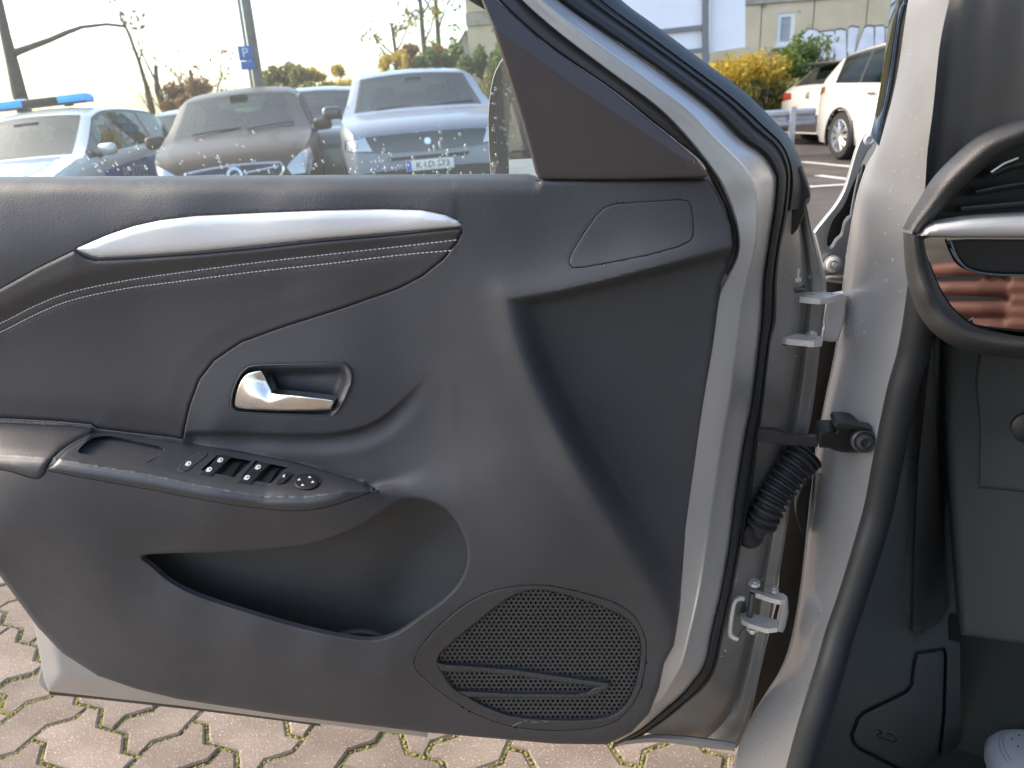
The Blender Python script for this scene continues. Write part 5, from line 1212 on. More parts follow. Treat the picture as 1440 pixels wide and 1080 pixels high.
for s in (1, -1):
    MB().box((.0, s*.40, 1.705), (.26, .40, .115), None, .04).build('blue_lamp', 'lamp_blue', lb)
    MB().box((0, s*.3, 1.645), (.1, .08, .05)).build('bar_foot', 'car_black', lb)
MB().box((0, 0, 1.655), (.28, 1.16, .02), None, .005).build('bar_base', 'car_black', lb)
MB().box((.62, .0, 1.43), (.06, .3, .05), None, .015).build('rear_view_mirror', 'car_black', pol)
# ---- dark cars half hidden in the row behind
DRK = dict(SUVB); DRK.update(paint='paint_dark')
rz = R(-81.5)
dk1, bv, hw = make_car('parked_car', 'dark car half hidden between police car and brown MPV', (-5.15, 14.1, gz(-5.15, 14)-.12), rz, dict(MPV, paint='paint_dark'), 'dark cars in the row behind')
for s in (1, -1): door_mirror(dk1, .92, s*.85, 1.06, 'paint_dark', s)
for s in (1, -1): decal('headlight', [(s*.56, .68), (s*.60, .60), (s*.82, .60), (s*.86, .74), (s*.84, .86), (s*.62, .74)], bv, 'x', 1, 'lamp_clear', dk1, .014, .04)
dk2, bv, hw = make_car('parked_car', 'grey-green car half hidden between brown MPV and blue-grey SUV', (-2.78, 13.0, gz(-2.8, 13)), rz, dict(SUVB, paint=pm('paint_greygreen', (.10, .12, .11), .3, metal=.3, coat=.8)), 'dark cars in the row behind')
for s in (1, -1): door_mirror(dk2, .92, s*.88, 1.10, 'paint_silver_white', s)
for s in (1, -1): decal('headlight', [(s*.88, .72), (s*.87, .82), (s*.66, .845), (s*.60, .70)], bv, 'x', 1, 'lamp_clear', dk2, .012, .04)
# ---- white SUV on the right
SUVW = dict(L=4.6, W=1.87, paint='paint_offwhite', top=[(-2.3, .5), (-2.28, .8), (-2.22, 1.0), (-2.05, 1.25), (-1.75, 1.5), (-1.5, 1.58), (-.7, 1.65), (0, 1.65), (.4, 1.58), (1.25, 1.14), (1.6, 1.08), (2.1, .98), (2.25, .85), (2.29, .7), (2.3, .5)],
            belt=[(-2.2, 1.10), (-1.6, 1.08), (1.2, 1.0), (2.3, .88)], ws=(.45, 1.24), rw=(-2.1, -1.7), dlo=(-1.62, 1.05), pillars=[(.0, .10), (-.95, .05)], cuts=[.45, 1.24, -2.1, -1.7, -.92, -.98, .05, -.05], wheels=(1.42, -1.38), wr=.345, arch='car_black', skirt='paint_offwhite')
rz = R(-85); fx, fy = math.cos(rz), math.sin(rz)
c = (5.24+fx*1.38+fy*-.86*-1*0, 12.2+fy*1.38); c = (c[0]-(fy*.88), c[1]+(fx*.88))
wsv, bv, hw = make_car('parked_suv', 'white SUV with alloy wheels seen right of the door frame', (c[0], c[1], 0), rz, SUVW)
decal('door_handle', [(-.62, .93), (-.62, .955), (-.42, .955), (-.42, .93)], bv, 'y', -1, 'chrome', wsv, .03, .05)
decal('tail_light', [(-2.25, .92), (-2.22, 1.05), (-1.95, 1.06), (-1.95, .98)], bv, 'y', -1, 'lamp_red', wsv, .012, .06)
MB().tube([(x, -hw(x)-.0, .965-.006*x) for x in np.linspace(-1.9, .9, 12)], .006, 5).build('body_crease', 'paint_offwhite', wsv)
for s in (1, -1): door_mirror(wsv, .95, s*.88, 1.10, 'paint_offwhite', s)
# ---- pearl hatchback seen from behind
HAT = dict(SUVB, paint='paint_pearl', L=4.3, top=[(-2.15, .5), (-2.14, .75), (-2.1, .98), (-2.0, 1.06), (-1.55, 1.42), (-1.35, 1.46), (-.7, 1.50), (0, 1.5), (.4, 1.44), (1.2, 1.02), (1.6, .98), (2.0, .88), (2.12, .75), (2.15, .5)], rw=(-1.95, -1.50), cuts=[.44, 1.22, -1.95, -1.5, .07, -.03, -.89, -1.01], dlo=(-1.5, 1.0), belt=[(-2.2, 1.0), (1.2, .95), (2.25, .85)])
rz = R(14); rr = PY(1133, 150, 15.5)[0]
c = (rr[0]+math.cos(rz)*2.15, rr[1]+math.sin(rz)*2.15)
hat, bv, hw = make_car('parked_hatchback', 'pale hatchback with black rear spoiler behind the guard rail', (c[0], c[1], 0), rz, HAT)
for s in (1, -1): decal('tail_light', [(s*.52, .86), (s*.84, .82), (s*.86, .98), (s*.56, .97)], bv, 'x', -1, 'lamp_red', hat, .012, .05)
decal('rear_bumper', [(-.86, .25), (-.88, .56), (.88, .56), (.86, .25)], bv, 'x', -1, 'car_black', hat, .008)
decal('badge', [(.07*math.cos(t), .92+.07*math.sin(t)) for t in np.linspace(0, 6.283, 14, endpoint=False)], bv, 'x', -1, 'chrome', hat, .014)
for s in (1, -1): decal('reflector', [(s*.6, .40), (s*.82, .40), (s*.82, .46), (s*.6, .46)], bv, 'x', -1, 'reflector', hat, .014)
MB().box((-1.62, 0, 1.475), (.34, 1.2, .05), None, .02).build('roof_spoiler', 'car_black', hat)
# ================================================================== guard rail
gr_ = empty('guard_rail', (PY(1110, 205, 13.4)[0][0]-.1, 13.4, 0), cat='guard rail', label='galvanised steel guard rail in front of the yellow bushes')
pm('galvanised', (.42, .44, .46), .5, metal=.5, var=(6, .2))
d0 = np.array([1.0, .05]); rl = MB()
prof = [(0, .46), (.05, .49), (.05, .54), (0, .58), (0, .62), (.05, .66), (.05, .71), (0, .74)]
for u in np.linspace(-5.2, .5, 12):
    for dy, z in prof: rl.v.append((u*d0[0], u*d0[1]-dy, z))
for a in range(11):
    for b in range(7): rl.f.append((a*8+b, a*8+b+1, a*8+9+b, a*8+8+b))
rl.build('rail_beam', 'galvanised', gr_, 30)
for u in (-3.9, -1.9, .1): MB().box((u, u*.05-.07, .38), (.10, .06, .80), None, .008).build('post', 'galvanised', gr_)
# ================================================================== concrete building with graffiti
ramp_mat('concrete_wall', [(.50, .42, .28), (.58, .49, .335), (.63, .545, .39)], 1.6, bump=(40, .3, .004), speck=[(3, (.30, .27, .21), .66)])
pm('concrete_band', (.34, .31, .25), .85, var=(4, .2)); pm('window_white', (.7, .7, .67), .5); pm('window_grey', (.32, .35, .38), .35, var=(8, .1)); pm('graffiti_white', (.70, .71, .74), .6, var=(6, .1)); pm('graffiti_dark', (.10, .075, .09), .7)
WB = Plane((7, 20.0, 0), (-.16, -.987, 0))
bw = empty('concrete_building', (7, 20, 0), cat='building', label='beige concrete panel building with small window and white graffiti')
bw['_world'] = 1
def wallp(x, y, w=0): return Vector(WB(x, y, w)[0])
e1 = np.array([.987, -.16, 0]); 
def wq(s_, z, w=0): p = np.array([7, 20, 0])+e1*s_+WB.n*w; return (p[0], p[1], z)
def on_wall(x, y):
    p = wallp(x, y); return float((np.array(p)-np.array([7, 20, 0])) @ e1), p.z
sA = -9.0
joints = [on_wall(1070, 40)[0]+k*(on_wall(1143, 40)[0]-on_wall(1070, 40)[0]) for k in range(-6, 7)]
wx, wz = on_wall(1091, 65); wx1, wz1 = on_wall(1119, 17)
zlow, zled = on_wall(1085, 96)[1], on_wall(1100, 4)[1]
win = (wx, wx1, wz, wz1)
zl0 = zlow-.0
for k in range(len(joints)-1):
    a, b = joints[k]+.012, joints[k+1]-.012
    mb = MB()
    def slab(a, b, z0, z1): mb.add([wq(a, z0), wq(b, z0), wq(b, z1), wq(a, z1), wq(a, z0, -.25), wq(b, z0, -.25), wq(b, z1, -.25), wq(a, z1, -.25)], [(0, 1, 2, 3), (4, 7, 6, 5), (0, 3, 7, 4), (1, 5, 6, 2), (3, 2, 6, 7), (0, 4, 5, 1)])
    if a < win[0] and b > win[1]:
        slab(a, win[0], zl0, zled); slab(win[1], b, zl0, zled); slab(win[0], win[1], zl0, win[2]); slab(win[0], win[1], win[3], zled)
    else: slab(a, b, zl0, zled)
    mb.build('wall_panel', 'concrete_wall', bw, None)
mb = MB(); s0, s1 = joints[0], joints[-1]
mb.add([wq(s0, -1, -.06), wq(s1, -1, -.06), wq(s1, 7, -.06), wq(s0, 7, -.06), wq(s0, -1, -5), wq(s1, -1, -5), wq(s1, 7, -5), wq(s0, 7, -5)], [(0, 1, 2, 3), (4, 7, 6, 5), (0, 3, 7, 4), (1, 5, 6, 2), (3, 2, 6, 7)])
mb.build('wall_core', 'concrete_band', bw, None)
mb = MB(); mb.add([wq(s0, zled+.01, .05), wq(s1, zled+.01, .05), wq(s1, zled+.3, .05), wq(s0, zled+.3, .05), wq(s0, zled+.01, -.1), wq(s1, zled+.01, -.1), wq(s1, zled+.3, -.1), wq(s0, zled+.3, -.1)], [(0, 1, 2, 3), (0, 4, 5, 1), (3, 2, 6, 7)]).build('wall_ledge', 'concrete_band', bw, None)
for k in range(len(joints)-1):
    a, b = joints[k]+.012, joints[k+1]-.012; MB().add([wq(a, zled+.32), wq(b, zled+.32), wq(b, 6.9), wq(a, 6.9)], [(0, 1, 2, 3)]).build('wall_panel', 'concrete_wall', bw, None)
fr = MB(); t_ = .09
for (a, b, z0, z1) in ((win[0], win[1], win[2], win[2]+t_), (win[0], win[1], win[3]-t_, win[3]), (win[0], win[0]+t_, win[2]+t_, win[3]-t_), (win[1]-t_, win[1], win[2]+t_, win[3]-t_)):
    fr.add([wq(a, z0, -.02), wq(b, z0, -.02), wq(b, z1, -.02), wq(a, z1, -.02), wq(a, z0, -.05), wq(b, z0, -.05), wq(b, z1, -.05), wq(a, z1, -.05)], [(0, 1, 2, 3), (0, 3, 7, 4), (1, 5, 6, 2), (3, 2, 6, 7), (0, 4, 5, 1)])
wo_ = fr.build('window', 'window_white', bw, None)
MB().add([wq(win[0], win[2], -.045), wq(win[1], win[2], -.045), wq(win[1], win[3], -.045), wq(win[0], win[3], -.045)], [(0, 1, 2, 3)]).build('pane', 'window_grey', wo_, None)
MB().add([wq(win[0]-.05, win[2]-.04, .06), wq(win[1]+.05, win[2]-.04, .06), wq(win[1]+.05, win[2], .06), wq(win[0]-.05, win[2], .06), wq(win[1]+.05, win[2], -.05), wq(win[0]-.05, win[2], -.05)], [(0, 1, 2, 3), (3, 2, 4, 5)]).build('sill', 'window_white', wo_, None)
def qb(p): return [(850+x/3.512, x_) for x, x_ in []] or [(850+x/3.512, y/3.512) for x, y in p]
LET = [[(965, 195), (985, 165), (1010, 145), (1050, 150), (1062, 165), (1050, 215), (1060, 300), (1030, 240), (1020, 190), (1005, 200), (990, 260)],
       [(1066, 160), (1132, 152), (1140, 175), (1130, 300), (1112, 300), (1110, 190), (1095, 190), (1090, 300), (1066, 280), (1052, 220)],
       [(1142, 150), (1170, 146), (1192, 152), (1196, 300), (1172, 320), (1142, 310), (1136, 230)],
       [(1205, 140), (1222, 132), (1256, 138), (1240, 220), (1232, 290), (1212, 300), (1198, 250)],
       [(1284, 140), (1300, 130), (1330, 134), (1330, 290), (1300, 300), (1262, 300), (1240, 260), (1260, 200)],
       [(1338, 132), (1375, 128), (1384, 140), (1380, 290), (1340, 300), (1334, 230)], [(1392, 140), (1440, 132), (1450, 290), (1396, 300)]]
for L_ in LET:
    P_ = qb(L_); cc = np.mean(P_, 0)
    big = [tuple(cc+(np.array(p)-cc)*1.10+np.array((0, -.0))) for p in P_]
    def flat(poly, w, nm, mat):
        V_, F_ = cdt_mesh(np.array(poly), [], np.array(poly)[:0].reshape(0, 2)); mesh(nm, [tuple(WB(x, y, w)[0]) for x, y in V_], [tuple(f) for f in F_], mat, bw, None)
    flat(big, .006, 'graffiti_outline', 'graffiti_dark'); flat(P_, .012, 'graffiti_letter', 'graffiti_white')
# ================================================================== billboard
bb = empty('billboard', (3.6, 14.2, 0), cat='billboard', label='large blank white hoarding on grey steel posts'); bb['_world'] = 1
BP = Plane((3.6, 14.2, 0), (-.10, -.995, 0)); pm('hoarding_white', (.78, .79, .82), .5, var=(3, .03)); pm('steel_grey', (.20, .21, .21), .5, metal=.4)
def bpt(x, y, w=0): return tuple(BP(x, y, w)[0])
def slab2(nm, x0, y0, x1, y1, mat, th=.05, w=0, par=None, y0b=None, y1b=None):
    y0b = y0 if y0b is None else y0b; y1b = y1 if y1b is None else y1b
    f_ = [bpt(x0, y0, w), bpt(x1, y0b, w), bpt(x1, y1b, w), bpt(x0, y1, w)]; bk = [tuple(np.array(p)+BP.back*th) for p in f_]
    return MB().add(f_+bk, [(0, 3, 2, 1), (4, 5, 6, 7), (0, 1, 5, 4), (1, 2, 6, 5), (2, 3, 7, 6), (3, 0, 4, 7)]).build(nm, mat, par or bb, None)
slab2('panel', 800, -150, 991, 70+12, 'hoarding_white', w=-.03, y0b=-150, y1b=69)
slab2('panel', 998, -150, 1048, 74, 'hoarding_white', w=-.03, y0b=-150, y1b=66)
slab2('post', 988, -150, 997, 118, 'steel_grey', .12, .06)
slab2('rail', 800, 55, 990, 61, 'steel_grey', .05, .04, y0b=34.5, y1b=41); 
slab2('rail', 800, 88, 990, 95, 'steel_grey', .05, .04, y0b=67, y1b=74)
# ================================================================== lamp post with parking sign
pb = np.array(PY(352, 40, 15.0)[0]); zb_ = gz(pb[0], 15)-.1
lp = empty('lamp_post', (pb[0], 15.0, zb_), cat='post', label='tall grey post carrying a blue P sign behind the brown MPV')
pm('weathered_wood', (.17, .16, .14), .85, var=(5, .25)); pm('sign_blue', (.03, .12, .42), .4)
MB().tube([(0, 0, 0), (0, 0, 3), (0, 0, 7)], [.095, .085, .075], 12).build('shaft', 'weathered_wood', lp)
MB().tube([(-.12, -.06, 0), (-.10, -.06, 7)], .03, 8).build('conduit', 'steel_grey', lp)
sz = PY(349, 75, 14.9)[0][2]-zb_
sg = MB().box((-.11, -.16, sz), (.24, .02, .24), Matrix.Rotation(R(14), 3, 'Z'), .006).build('parking_sign', 'sign_blue', lp)
MB().box((-.10, -.16, sz-.20), (.24, .02, .14), Matrix.Rotation(R(14), 3, 'Z'), .006).build('sub_sign', 'sign_blue', lp)
me = text_mesh('P', .22, .004); me.materials.append(MATS['plate_white'])
me.transform(Matrix.Translation((-.11, -.176, sz)) @ Matrix.Rotation(R(14), 4, 'Z') @ Matrix.Rotation(math.pi/2, 4, 'X')); o = bpy.data.objects.new('sign_letter', me); link(o, sg)
# ================================================================== gabled house far behind
hs = empty('gabled_house', (-.9, 30, 0), cat='house', label='pale house with grey pitched roof between the trees and the door frame'); hs['_world'] = 1
pm('render_pale', (.52, .53, .45), .9, var=(1, .15)); pm('roof_grey', (.30, .31, .28), .8, var=(3, .15))
hx0 = PY(631, 95, 30)[0]; hx1 = PY(652, 45, 30)[0]; hz = hx1[2]
x0, xm, x1 = hx0[0], hx1[0]+.1, hx1[0]+7
MB().add([(x0, 30, -1), (x0+1.3, 30, -1), (x0+1.3, 30, hz-.6), (xm, 30, hz), (x0, 30, hx0[2]+.1), (x0+1.3, 30, hz-.05)], [(0, 1, 5, 3, 4)]).build('gable_wall', 'render_pale', hs, None)
zz = np.linspace(hz, .6, 9)
for k in range(8): MB().add([(xm-.02, 29.98-.02*k, zz[k]), (x1, 29.98-.02*k, zz[k]+.25), (x1, 29.95-.02*k, zz[k+1]+.25), (xm-.02, 29.95-.02*k, zz[k+1])], [(0, 1, 2, 3)]).build('roof_course', 'roof_grey', hs, None)
MB().box(((xm+x1)/2, 33, 1.2), (x1-xm, 5.8, 3.2)).build('house_core', 'render_pale', hs, None)
MB().tube([(x0-.12, 29.9, hx0[2]), (xm, 29.9, hz+.04)], .05, 6).build('verge_board', 'weathered_wood', hs)
# ================================================================== trees and shrubs
pm('bark', (.085, .075, .055), .9, bump=(30, .6, .01), var=(6, .3)); 
def leafm(n, c, v=.35):
    m = pm(n, c, .6, var=(1.2, v)); t = m.node_tree; b = t.nodes['Principled BSDF']
    tl = t.nodes.new('ShaderNodeBsdfTranslucent'); tl.inputs[0].default_value = (*[min(1, q*1.3) for q in c], 1); mx = t.nodes.new('ShaderNodeMixShader'); mx.inputs[0].default_value = .35
    o = t.nodes['Material Output']; t.links.new(b.outputs[0], mx.inputs[1]); t.links.new(tl.outputs[0], mx.inputs[2]); t.links.new(mx.outputs[0], o.inputs[0])
leafm('leaf_green', (.10, .15, .035)); leafm('leaf_yellow', (.42, .31, .035)); leafm('leaf_olive', (.18, .17, .045)); leafm('leaf_rust', (.20, .10, .035)); leafm('leaf_pine', (.05, .075, .03))
def leaf_cloud(mb, blobs, n, size, rg, holes=0.0):
    for i in range(n):
        c, r_ = blobs[rg.randrange(len(blobs))]
        d = Vector((rg.gauss(0, 1), rg.gauss(0, 1), rg.gauss(0, 1))).normalized()*(rg.random()**.45)
        p = Vector(c)+Vector((d.x*r_[0], d.y*r_[1], d.z*r_[2])); s_ = size*rg.uniform(.6, 1.4)
        a = Vector((rg.gauss(0, 1), rg.gauss(0, 1), rg.gauss(0, 1))).normalized(); b = a.cross(Vector((rg.gauss(0, 1), rg.gauss(0, 1), rg.gauss(0, 1)))).normalized()
        mb.add([p-a*s_, p+b*s_*.45, p+a*s_, p-b*s_*.45], [(0, 1, 2, 3)])
def limb(mb, p, d, L_, r_, depth, rg, tips, spread=.5, up=.15):
    pts = [Vector(p)]; rr = [r_]; dd = Vector(d).normalized(); n = 5
    for k in range(n):
        dd = (dd+Vector((rg.gauss(0, .12), rg.gauss(0, .12), rg.gauss(0, .08)+up*.15))).normalized(); pts.append(pts[-1]+dd*L_/n); rr.append(r_*(1-.6*(k+1)/n))
    mb.tube(pts, rr, 6 if depth else 5)
    tips.append(pts[-1])
    if depth:
        for k in range(rg.randint(2, 4)):
            q = pts[rg.randint(2, n)]; v = (dd+Vector((rg.gauss(0, spread), rg.gauss(0, spread), rg.gauss(0, spread*.6)+up))).normalized()
            limb(mb, q, v, L_*rg.uniform(.5, .75), r_*.42, depth-1, rg, tips, spread, up)
def tree(label, base, path, r0, limbs, leafmat, nleaf, lsize, seed, name='bare_tree', crown=(.6, .6, .5), group='trees beyond the parked cars'):
    rg = random.Random(seed); root = empty(name, base, cat='tree', label=label, group=group)
    mb = MB(); tips = []; B = Vector(base); pts = [Vector(p)-B for p in path]; n = len(pts)
    mb.tube(pts, [r0*(1-.65*k/(n-1)) for k in range(n)], 9)
    for (t, d, L_, dep) in limbs:
        k = min(n-2, int(t*(n-1))); p = pts[k].lerp(pts[k+1], t*(n-1)-k); limb(mb, p, d, L_, r0*.4*(1-.5*t), dep, rg, tips)
    mb.build('trunk', 'bark', root, 50)
    if nleaf:
        lf_ = MB(); leaf_cloud(lf_, [(tuple(t), crown) for t in tips+[pts[-1]]], nleaf, lsize, rg); lf_.build('crown', leafmat, root, None)
    return root
def pp(x, y, Y): return tuple(PY(x, y, Y)[0])
def gb(x, Y):
    p = PY(x, 150, Y)[0]; return (p[0], Y, gz(p[0], Y)-.1)
b0 = gb(38, 16)
tree('leaning bare tree trunk with one long branch above the police car', b0, [b0, pp(27, 130, 16), pp(18, 90, 16), pp(8, 50, 16), pp(-2, 0, 16), pp(-12, -90, 16)], .155, [(.9, (.3, 0, .9), 2.0, 1)], None, 0, 0, 1)
tr0 = bpy.data.objects[[o.name for o in bpy.data.objects if o.name.startswith('bare_tree')][-1]]
br_ = MB(); br_.tube([Vector(q)-Vector(b0) for q in (pp(18, 75, 16), pp(40, 67, 16), pp(70, 56, 16), pp(95, 45, 16), pp(115, 38, 16), pp(150, 34, 16), pp(176, 37, 16))], [.075, .06, .05, .045, .035, .028, .03], 7); br_.build('branch', 'bark', tr0, 50)
for k, (x, Y, top_, sd, lab, mat, nl) in enumerate(((222, 19, 92, 3, 'bare forked tree just right of the police car', None, 0), (272, 21, 98, 4, 'small bare tree left of the brown MPV roof', 'leaf_rust', 120),
        (556, 24, 34, 5, 'slender tree with thin green crown left of the tall trunks', 'leaf_olive', 260), (598, 23, -60, 6, 'tall tree trunk behind the SUV, left of its neighbour', 'leaf_yellow', 420), (616, 24, -60, 7, 'tall thin tree trunk nearest the pale house', 'leaf_olive', 360))):
    b = gb(x, Y); tp = pp(x-4, top_, Y); lim = []
    rg = random.Random(sd*7)
    for q in range(7): lim.append((rg.uniform(.3, .95), (rg.gauss(0, .7), rg.gauss(0, .5), .8), rg.uniform(.7, 1.5) if x < 500 else rg.uniform(.5, 1.1), 2 if x < 500 else 1))
    m1 = [tuple(np.array(b)+(np.array(tp)-np.array(b))*t+np.array([rg.gauss(0, .04), 0, 0])) for t in (0, .2, .4, .6, .8, 1)]
    tree(lab, b, m1, .12 if x < 500 else .11, lim, mat, nl, .075, sd, crown=(.26, .26, .24))
pr_ = tree('bare twig tree standing above the police car windows', gb(205, 20), [gb(205, 20), pp(214, 150, 20), pp(206, 122, 20), pp(196, 88, 20), pp(182, 50, 20), pp(168, 20, 20)], .07, [(.85, (.2, 0, .9), .6, 1), (.6, (.5, 0, .8), .8, 1)], 'leaf_rust', 25, .09, 33, crown=(.2, .2, .2))
def shrub(label, x, y, Y, rx, rz_, mat, n, size, seed, group=None, nb=9, base_z=None):
    c = np.array(pp(x, y, Y)); rg = random.Random(seed); bz = gz(c[0], Y)-.05 if base_z is None else base_z
    root = empty('shrub', (c[0], Y, bz), cat='shrub', label=label, group=group)
    cz = c[2]-bz; blobs = []
    for k in range(nb): blobs.append(((rg.uniform(-rx, rx)*.7, rg.uniform(-.5, .5), cz+rg.uniform(-rz_, rz_)*.6), (rx*rg.uniform(.12, .34), .35, rz_*rg.uniform(.2, .5))))
    mb = MB(); leaf_cloud(mb, blobs, n, size, rg); mb.build('foliage', mat, root, None)
    sm_ = MB()
    for k in range(7): b_ = rg.choice(blobs)[0]; sm_.tube([(rg.gauss(0, .15), rg.gauss(0, .1), 0), (b_[0]*.5, b_[1]*.5, b_[2]*.5), b_], [.025, .018, .008], 5)
    sm_.build('stem', 'bark', root, 50)
G = 'shrubs behind the parked cars'
shrub('olive hedge between the brown MPV and the blue-grey SUV', 430, 140, 17, 1.1, .75, 'leaf_olive', 5200, .07, 11, G)
shrub('yellowing bush above the hedge, left part', 450, 112, 19, .9, .35, 'leaf_yellow', 1400, .07, 12, G)
shrub('brown bush beside the bare tree left of the MPV', 262, 138, 19, .7, .5, 'leaf_rust', 1500, .07, 13, G)
shrub('rust coloured thicket behind the SUV roof', 588, 82, 22, .8, .55, 'leaf_rust', 2200, .08, 14, G)
shrub('yellow bush left of the rust coloured thicket', 555, 92, 21, .5, .4, 'leaf_yellow', 900, .07, 15, G)
shrub('green bush under the tall trunks behind the SUV', 618, 88, 21, .7, .45, 'leaf_green', 1800, .08, 16, G)
shrub('green shrub between the SUV and the mirror', 676, 120, 18, .75, .85, 'leaf_green', 4200, .07, 17, G)
shrub('low green shrub right behind the SUV bonnet', 705, 150, 17, .8, .7, 'leaf_olive', 2500, .07, 18, G)
G2 = 'shrubs in front of the concrete building'
shrub('bright yellow bush beside the hoarding post', 1020, 112, 17.2, .62, .55, 'leaf_yellow', 2600, .05, 21, G2, base_z=0, nb=34)
shrub('yellow bush under the small window', 1075, 98, 17.8, .6, .5, 'leaf_yellow', 1500, .05, 22, G2, base_z=0, nb=30)
shrub('green bush in front of the graffiti', 1125, 86, 18.0, .7, .65, 'leaf_green', 3200, .05, 23, G2, base_z=0, nb=34)
shrub('olive undergrowth above the guard rail', 1085, 138, 17.4, 1.1, .5, 'leaf_olive', 2600, .07, 24, G2, base_z=0, nb=16)
shrub('olive undergrowth nearest the door frame', 1035, 150, 17.0, .9, .5, 'leaf_olive', 2000, .07, 25, G2, base_z=0, nb=14)
bank = MB()
for x in np.linspace(1.0, 13, 13):
    for y, z in ((18.0, -.02), (18.5, .3), (19.1, .9), (19.9, 1.45)): bank.v.append((x, y+.02*x, z+.05*math.sin(x*2.1+y)*(z > 0)))
for a in range(12):
    for b in range(3): bank.f.append((a*4+b, a*4+4+b, a*4+5+b, a*4+b+1))
ramp_mat('bank_earth', [(.07, .065, .03), (.11, .09, .045)], 5, bump=(30, .8, .03)); bank.build('embankment', 'bank_earth', ang=80, kind='structure')
# ================================================================== the driver: sneaker in the footwell, hand by the wheel
pm('skin', (.34, .18, .14), .5, bump=(300, .2, .0006), var=(20, .15)); pm('shoe_white', (.74, .75, .80), .5, bump=(500, .2, .0005)); pm('shoe_sole', (.55, .50, .38), .6); pm('jeans', (.03, .04, .07), .85, bump=(700, .4, .0008)); pm('sleeve', (.03, .032, .035), .9)
pm('shoe_seam', (.40, .40, .43), .7)
person = empty('person', cf(-1.0, .50, .36), world_space=True, cat='person', label='driver of whom one white perforated sneaker shows in the footwell')
toe = np.array(PZ(1440, 1030, .40)[0]); fwd = np.array([.18, .98, 0]); rgt = np.array([.98, -.18, 0])
tp0 = np.array(PZ(1428, 1024, .24)[0])
def shp(u, v, z): p = tp0-fwd*u+rgt*v*1.25; return (p[0], p[1], z)
def loft(secs, n=20, half=True):
    mb = MB()
    for (u, c, w, z0, z1) in secs:
        for k in range(n):
            t = math.pi*k/(n-1); mb.v.append(shp(u, c-w*math.cos(t), z0+(z1-z0)*math.sin(t)**.6))
    for a in range(len(secs)-1):
        for k in range(n-1): mb.f.append((a*n+k, a*n+k+1, (a+1)*n+k+1, (a+1)*n+k))
    mb.f.append(tuple(range(n))[::-1]); mb.f.append(tuple((len(secs)-1)*n+k for k in range(n))); return mb
ZS = .196
secs = [(.004, .0, .012, ZS+.03, ZS+.042), (.010, 0, .026, ZS+.028, ZS+.052), (.022, .0, .037, ZS+.028, ZS+.060), (.045, .0, .044, ZS+.028, ZS+.068), (.075, .0, .047, ZS+.028, ZS+.075), (.11, 0, .046, ZS+.028, ZS+.088), (.15, 0, .042, ZS+.028, ZS+.105), (.19, 0, .038, ZS+.028, ZS+.115), (.24, 0, .036, ZS+.028, ZS+.118), (.285, 0, .032, ZS+.028, ZS+.11), (.30, 0, .02, ZS+.03, ZS+.09)]
sh = loft(secs, 22).build('sneaker', 'shoe_white', person, 60, label='white sneaker with perforated toe')
sole = MB(); out = []
for k in range(40):
    t = 2*math.pi*k/40; u = .152-.158*math.cos(t); w = .050*math.sin(t)*(1+.12*math.cos(t)); out.append((u, w))
prof_ = [(.96, 0), (1.0, .005), (1.01, .018), (1.0, .030), (.95, .033)]
for s_, z in prof_:
    for u, w in out: sole.v.append(shp(.152+(u-.152)*s_, w*s_, ZS+z))
for a in range(4):
    for k in range(40): sole.f.append((a*40+k, a*40+(k+1) % 40, (a+1)*40+(k+1) % 40, (a+1)*40+k))
sole.f.append(tuple(4*40+k for k in range(40))); sole.build('sole', 'shoe_sole', sh, 50)
def top_z(u, v):
    us_ = [s_[0] for s_ in secs]; w = np.interp(u, us_, [s_[2] for s_ in secs]); z0 = ZS+.028; z1 = np.interp(u, us_, [s_[4] for s_ in secs])
    return z0+(z1-z0)*max(0, 1-(v/w)**2)**.3
ph_ = MB()
for u, v in ((.035, -.010), (.035, .010), (.043, -.020), (.045, 0), (.043, .02), (.053, -.010), (.053, .01), (.060, -.020), (.062, 0), (.06, .02), (.07, -.01), (.07, .01)):
    ph_.ell(shp(u, v, top_z(u, v)), (.0014, .0014, .0012), 7, 4)
ph_.build('toe_perforations', 'car_black', sh, 60)
for d in (0, .0035):
    pts = [(.085, -.038+d), (.06, -.036+d), (.04, -.031+d), (.026, -.020+d*.7), (.020+d, 0), (.026, .020-d*.7), (.04, .031-d), (.06, .036-d), (.085, .038-d)]
    MB().tube([shp(u, v, top_z(u, v)+.0003) for u, v in spline(pts, 4)], .0005, 5).build('toe_seam', 'shoe_seam', sh, 60)
lg = MB(); ank = np.array(shp(.25, 0, ZS+.10)); knee = np.array([ank[0]+.30, ank[1]-.34, .60]); hip = np.array(cf(-1.05, .60, .60))
lg.tube([tuple(ank), tuple(ank*.6+knee*.4+np.array([0, 0, .03])), tuple(knee), tuple(knee*.5+hip*.5), tuple(hip)], [.05, .062, .072, .08, .088], 14); lg.build('trouser_leg', 'jeans', person, 60)
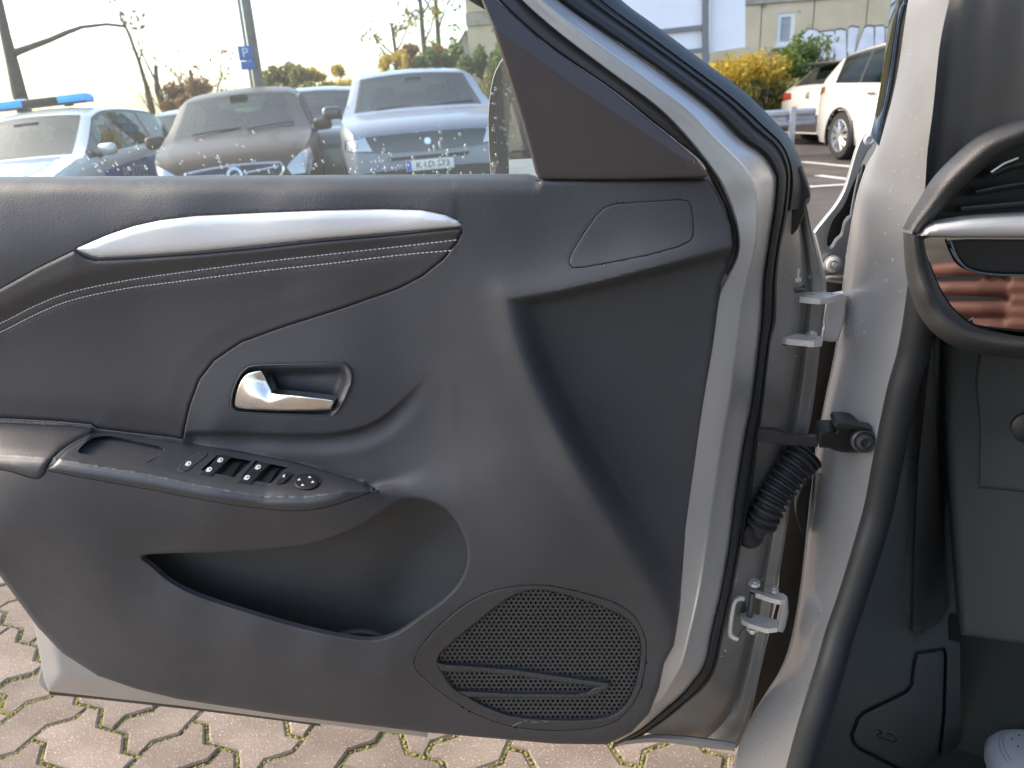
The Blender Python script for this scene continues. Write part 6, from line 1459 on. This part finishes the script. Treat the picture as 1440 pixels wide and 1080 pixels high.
# hand: palm and five bent fingers, fused into one skin
panel_pt = np.array(GP(1385, 420, 0)[0]); vd = (panel_pt-CAM)/np.linalg.norm(panel_pt-CAM); rf_ = vd-2*(vd @ GP.n)*GP.n
hc_ = panel_pt+rf_*.34
hx = np.array([.95, .30, .0]); hx /= np.linalg.norm(hx); hz_ = np.array([0, 0, 1.0]); hy = np.cross(hz_, hx)
def hp(a, b, c): return tuple(hc_+hx*a+hz_*b+hy*c)
hb = MB()
for k, (b, L_, off) in enumerate(((.037, .074, 0), (.0125, .084, -.006), (-.0125, .078, 0), (-.036, .060, .010))):
    hb.tube([hp(.035, b, 0), hp(.0+off, b*1.02, .006), hp(-.035+off, b*1.03, .004), hp(-.035-L_*.35+off, b*1.0, -.012), hp(-.035-L_*.6+off, b*.97, -.03)], [.0105, .0102, .0094, .0085, .0066], 10)
    hb.ell(hp(-.035-L_*.6+off, b*.97, -.03), (.0072, .0072, .0072), 8, 6)
for b in (-.03, -.015, 0, .015, .03): hb.tube([hp(.03, b, 0), hp(.06, b*.95, .002), hp(.10, b*.75, .0)], [.014, .016, .017], 8)
hb.tube([hp(.09, .03, -.005), hp(.06, .050, -.014), hp(.03, .062, -.022), hp(.005, .062, -.03)], [.017, .0125, .0105, .0085], 10)
hb.tube([hp(.09, .0, 0), hp(.13, 0, .0), hp(.18, -.01, .01)], [.03, .027, .029], 12)
hand = hb.build('hand', 'skin', person, 80)
md_ = hand.modifiers.new('fuse', 'REMESH'); md_.mode = 'VOXEL'; md_.voxel_size = .0028; md_.use_smooth_shade = True
ms_ = hand.modifiers.new('soften', 'SMOOTH'); ms_.iterations = 4; ms_.factor = .5
sv = MB(); sh_ = np.array(cf(-1.2, .55, 1.0)); w0 = np.array(hp(.15, 0, .005)); sv.tube([tuple(w0), tuple(w0*.65+sh_*.35+np.array([0, 0, -.06])), tuple(w0*.35+sh_*.65+np.array([0, 0, -.06])), tuple(sh_)], [.04, .047, .055, .065], 14); sv.build('sleeve', 'sleeve', person, 60)
for o in bpy.data.objects:
    if '_world' in o: del o['_world']
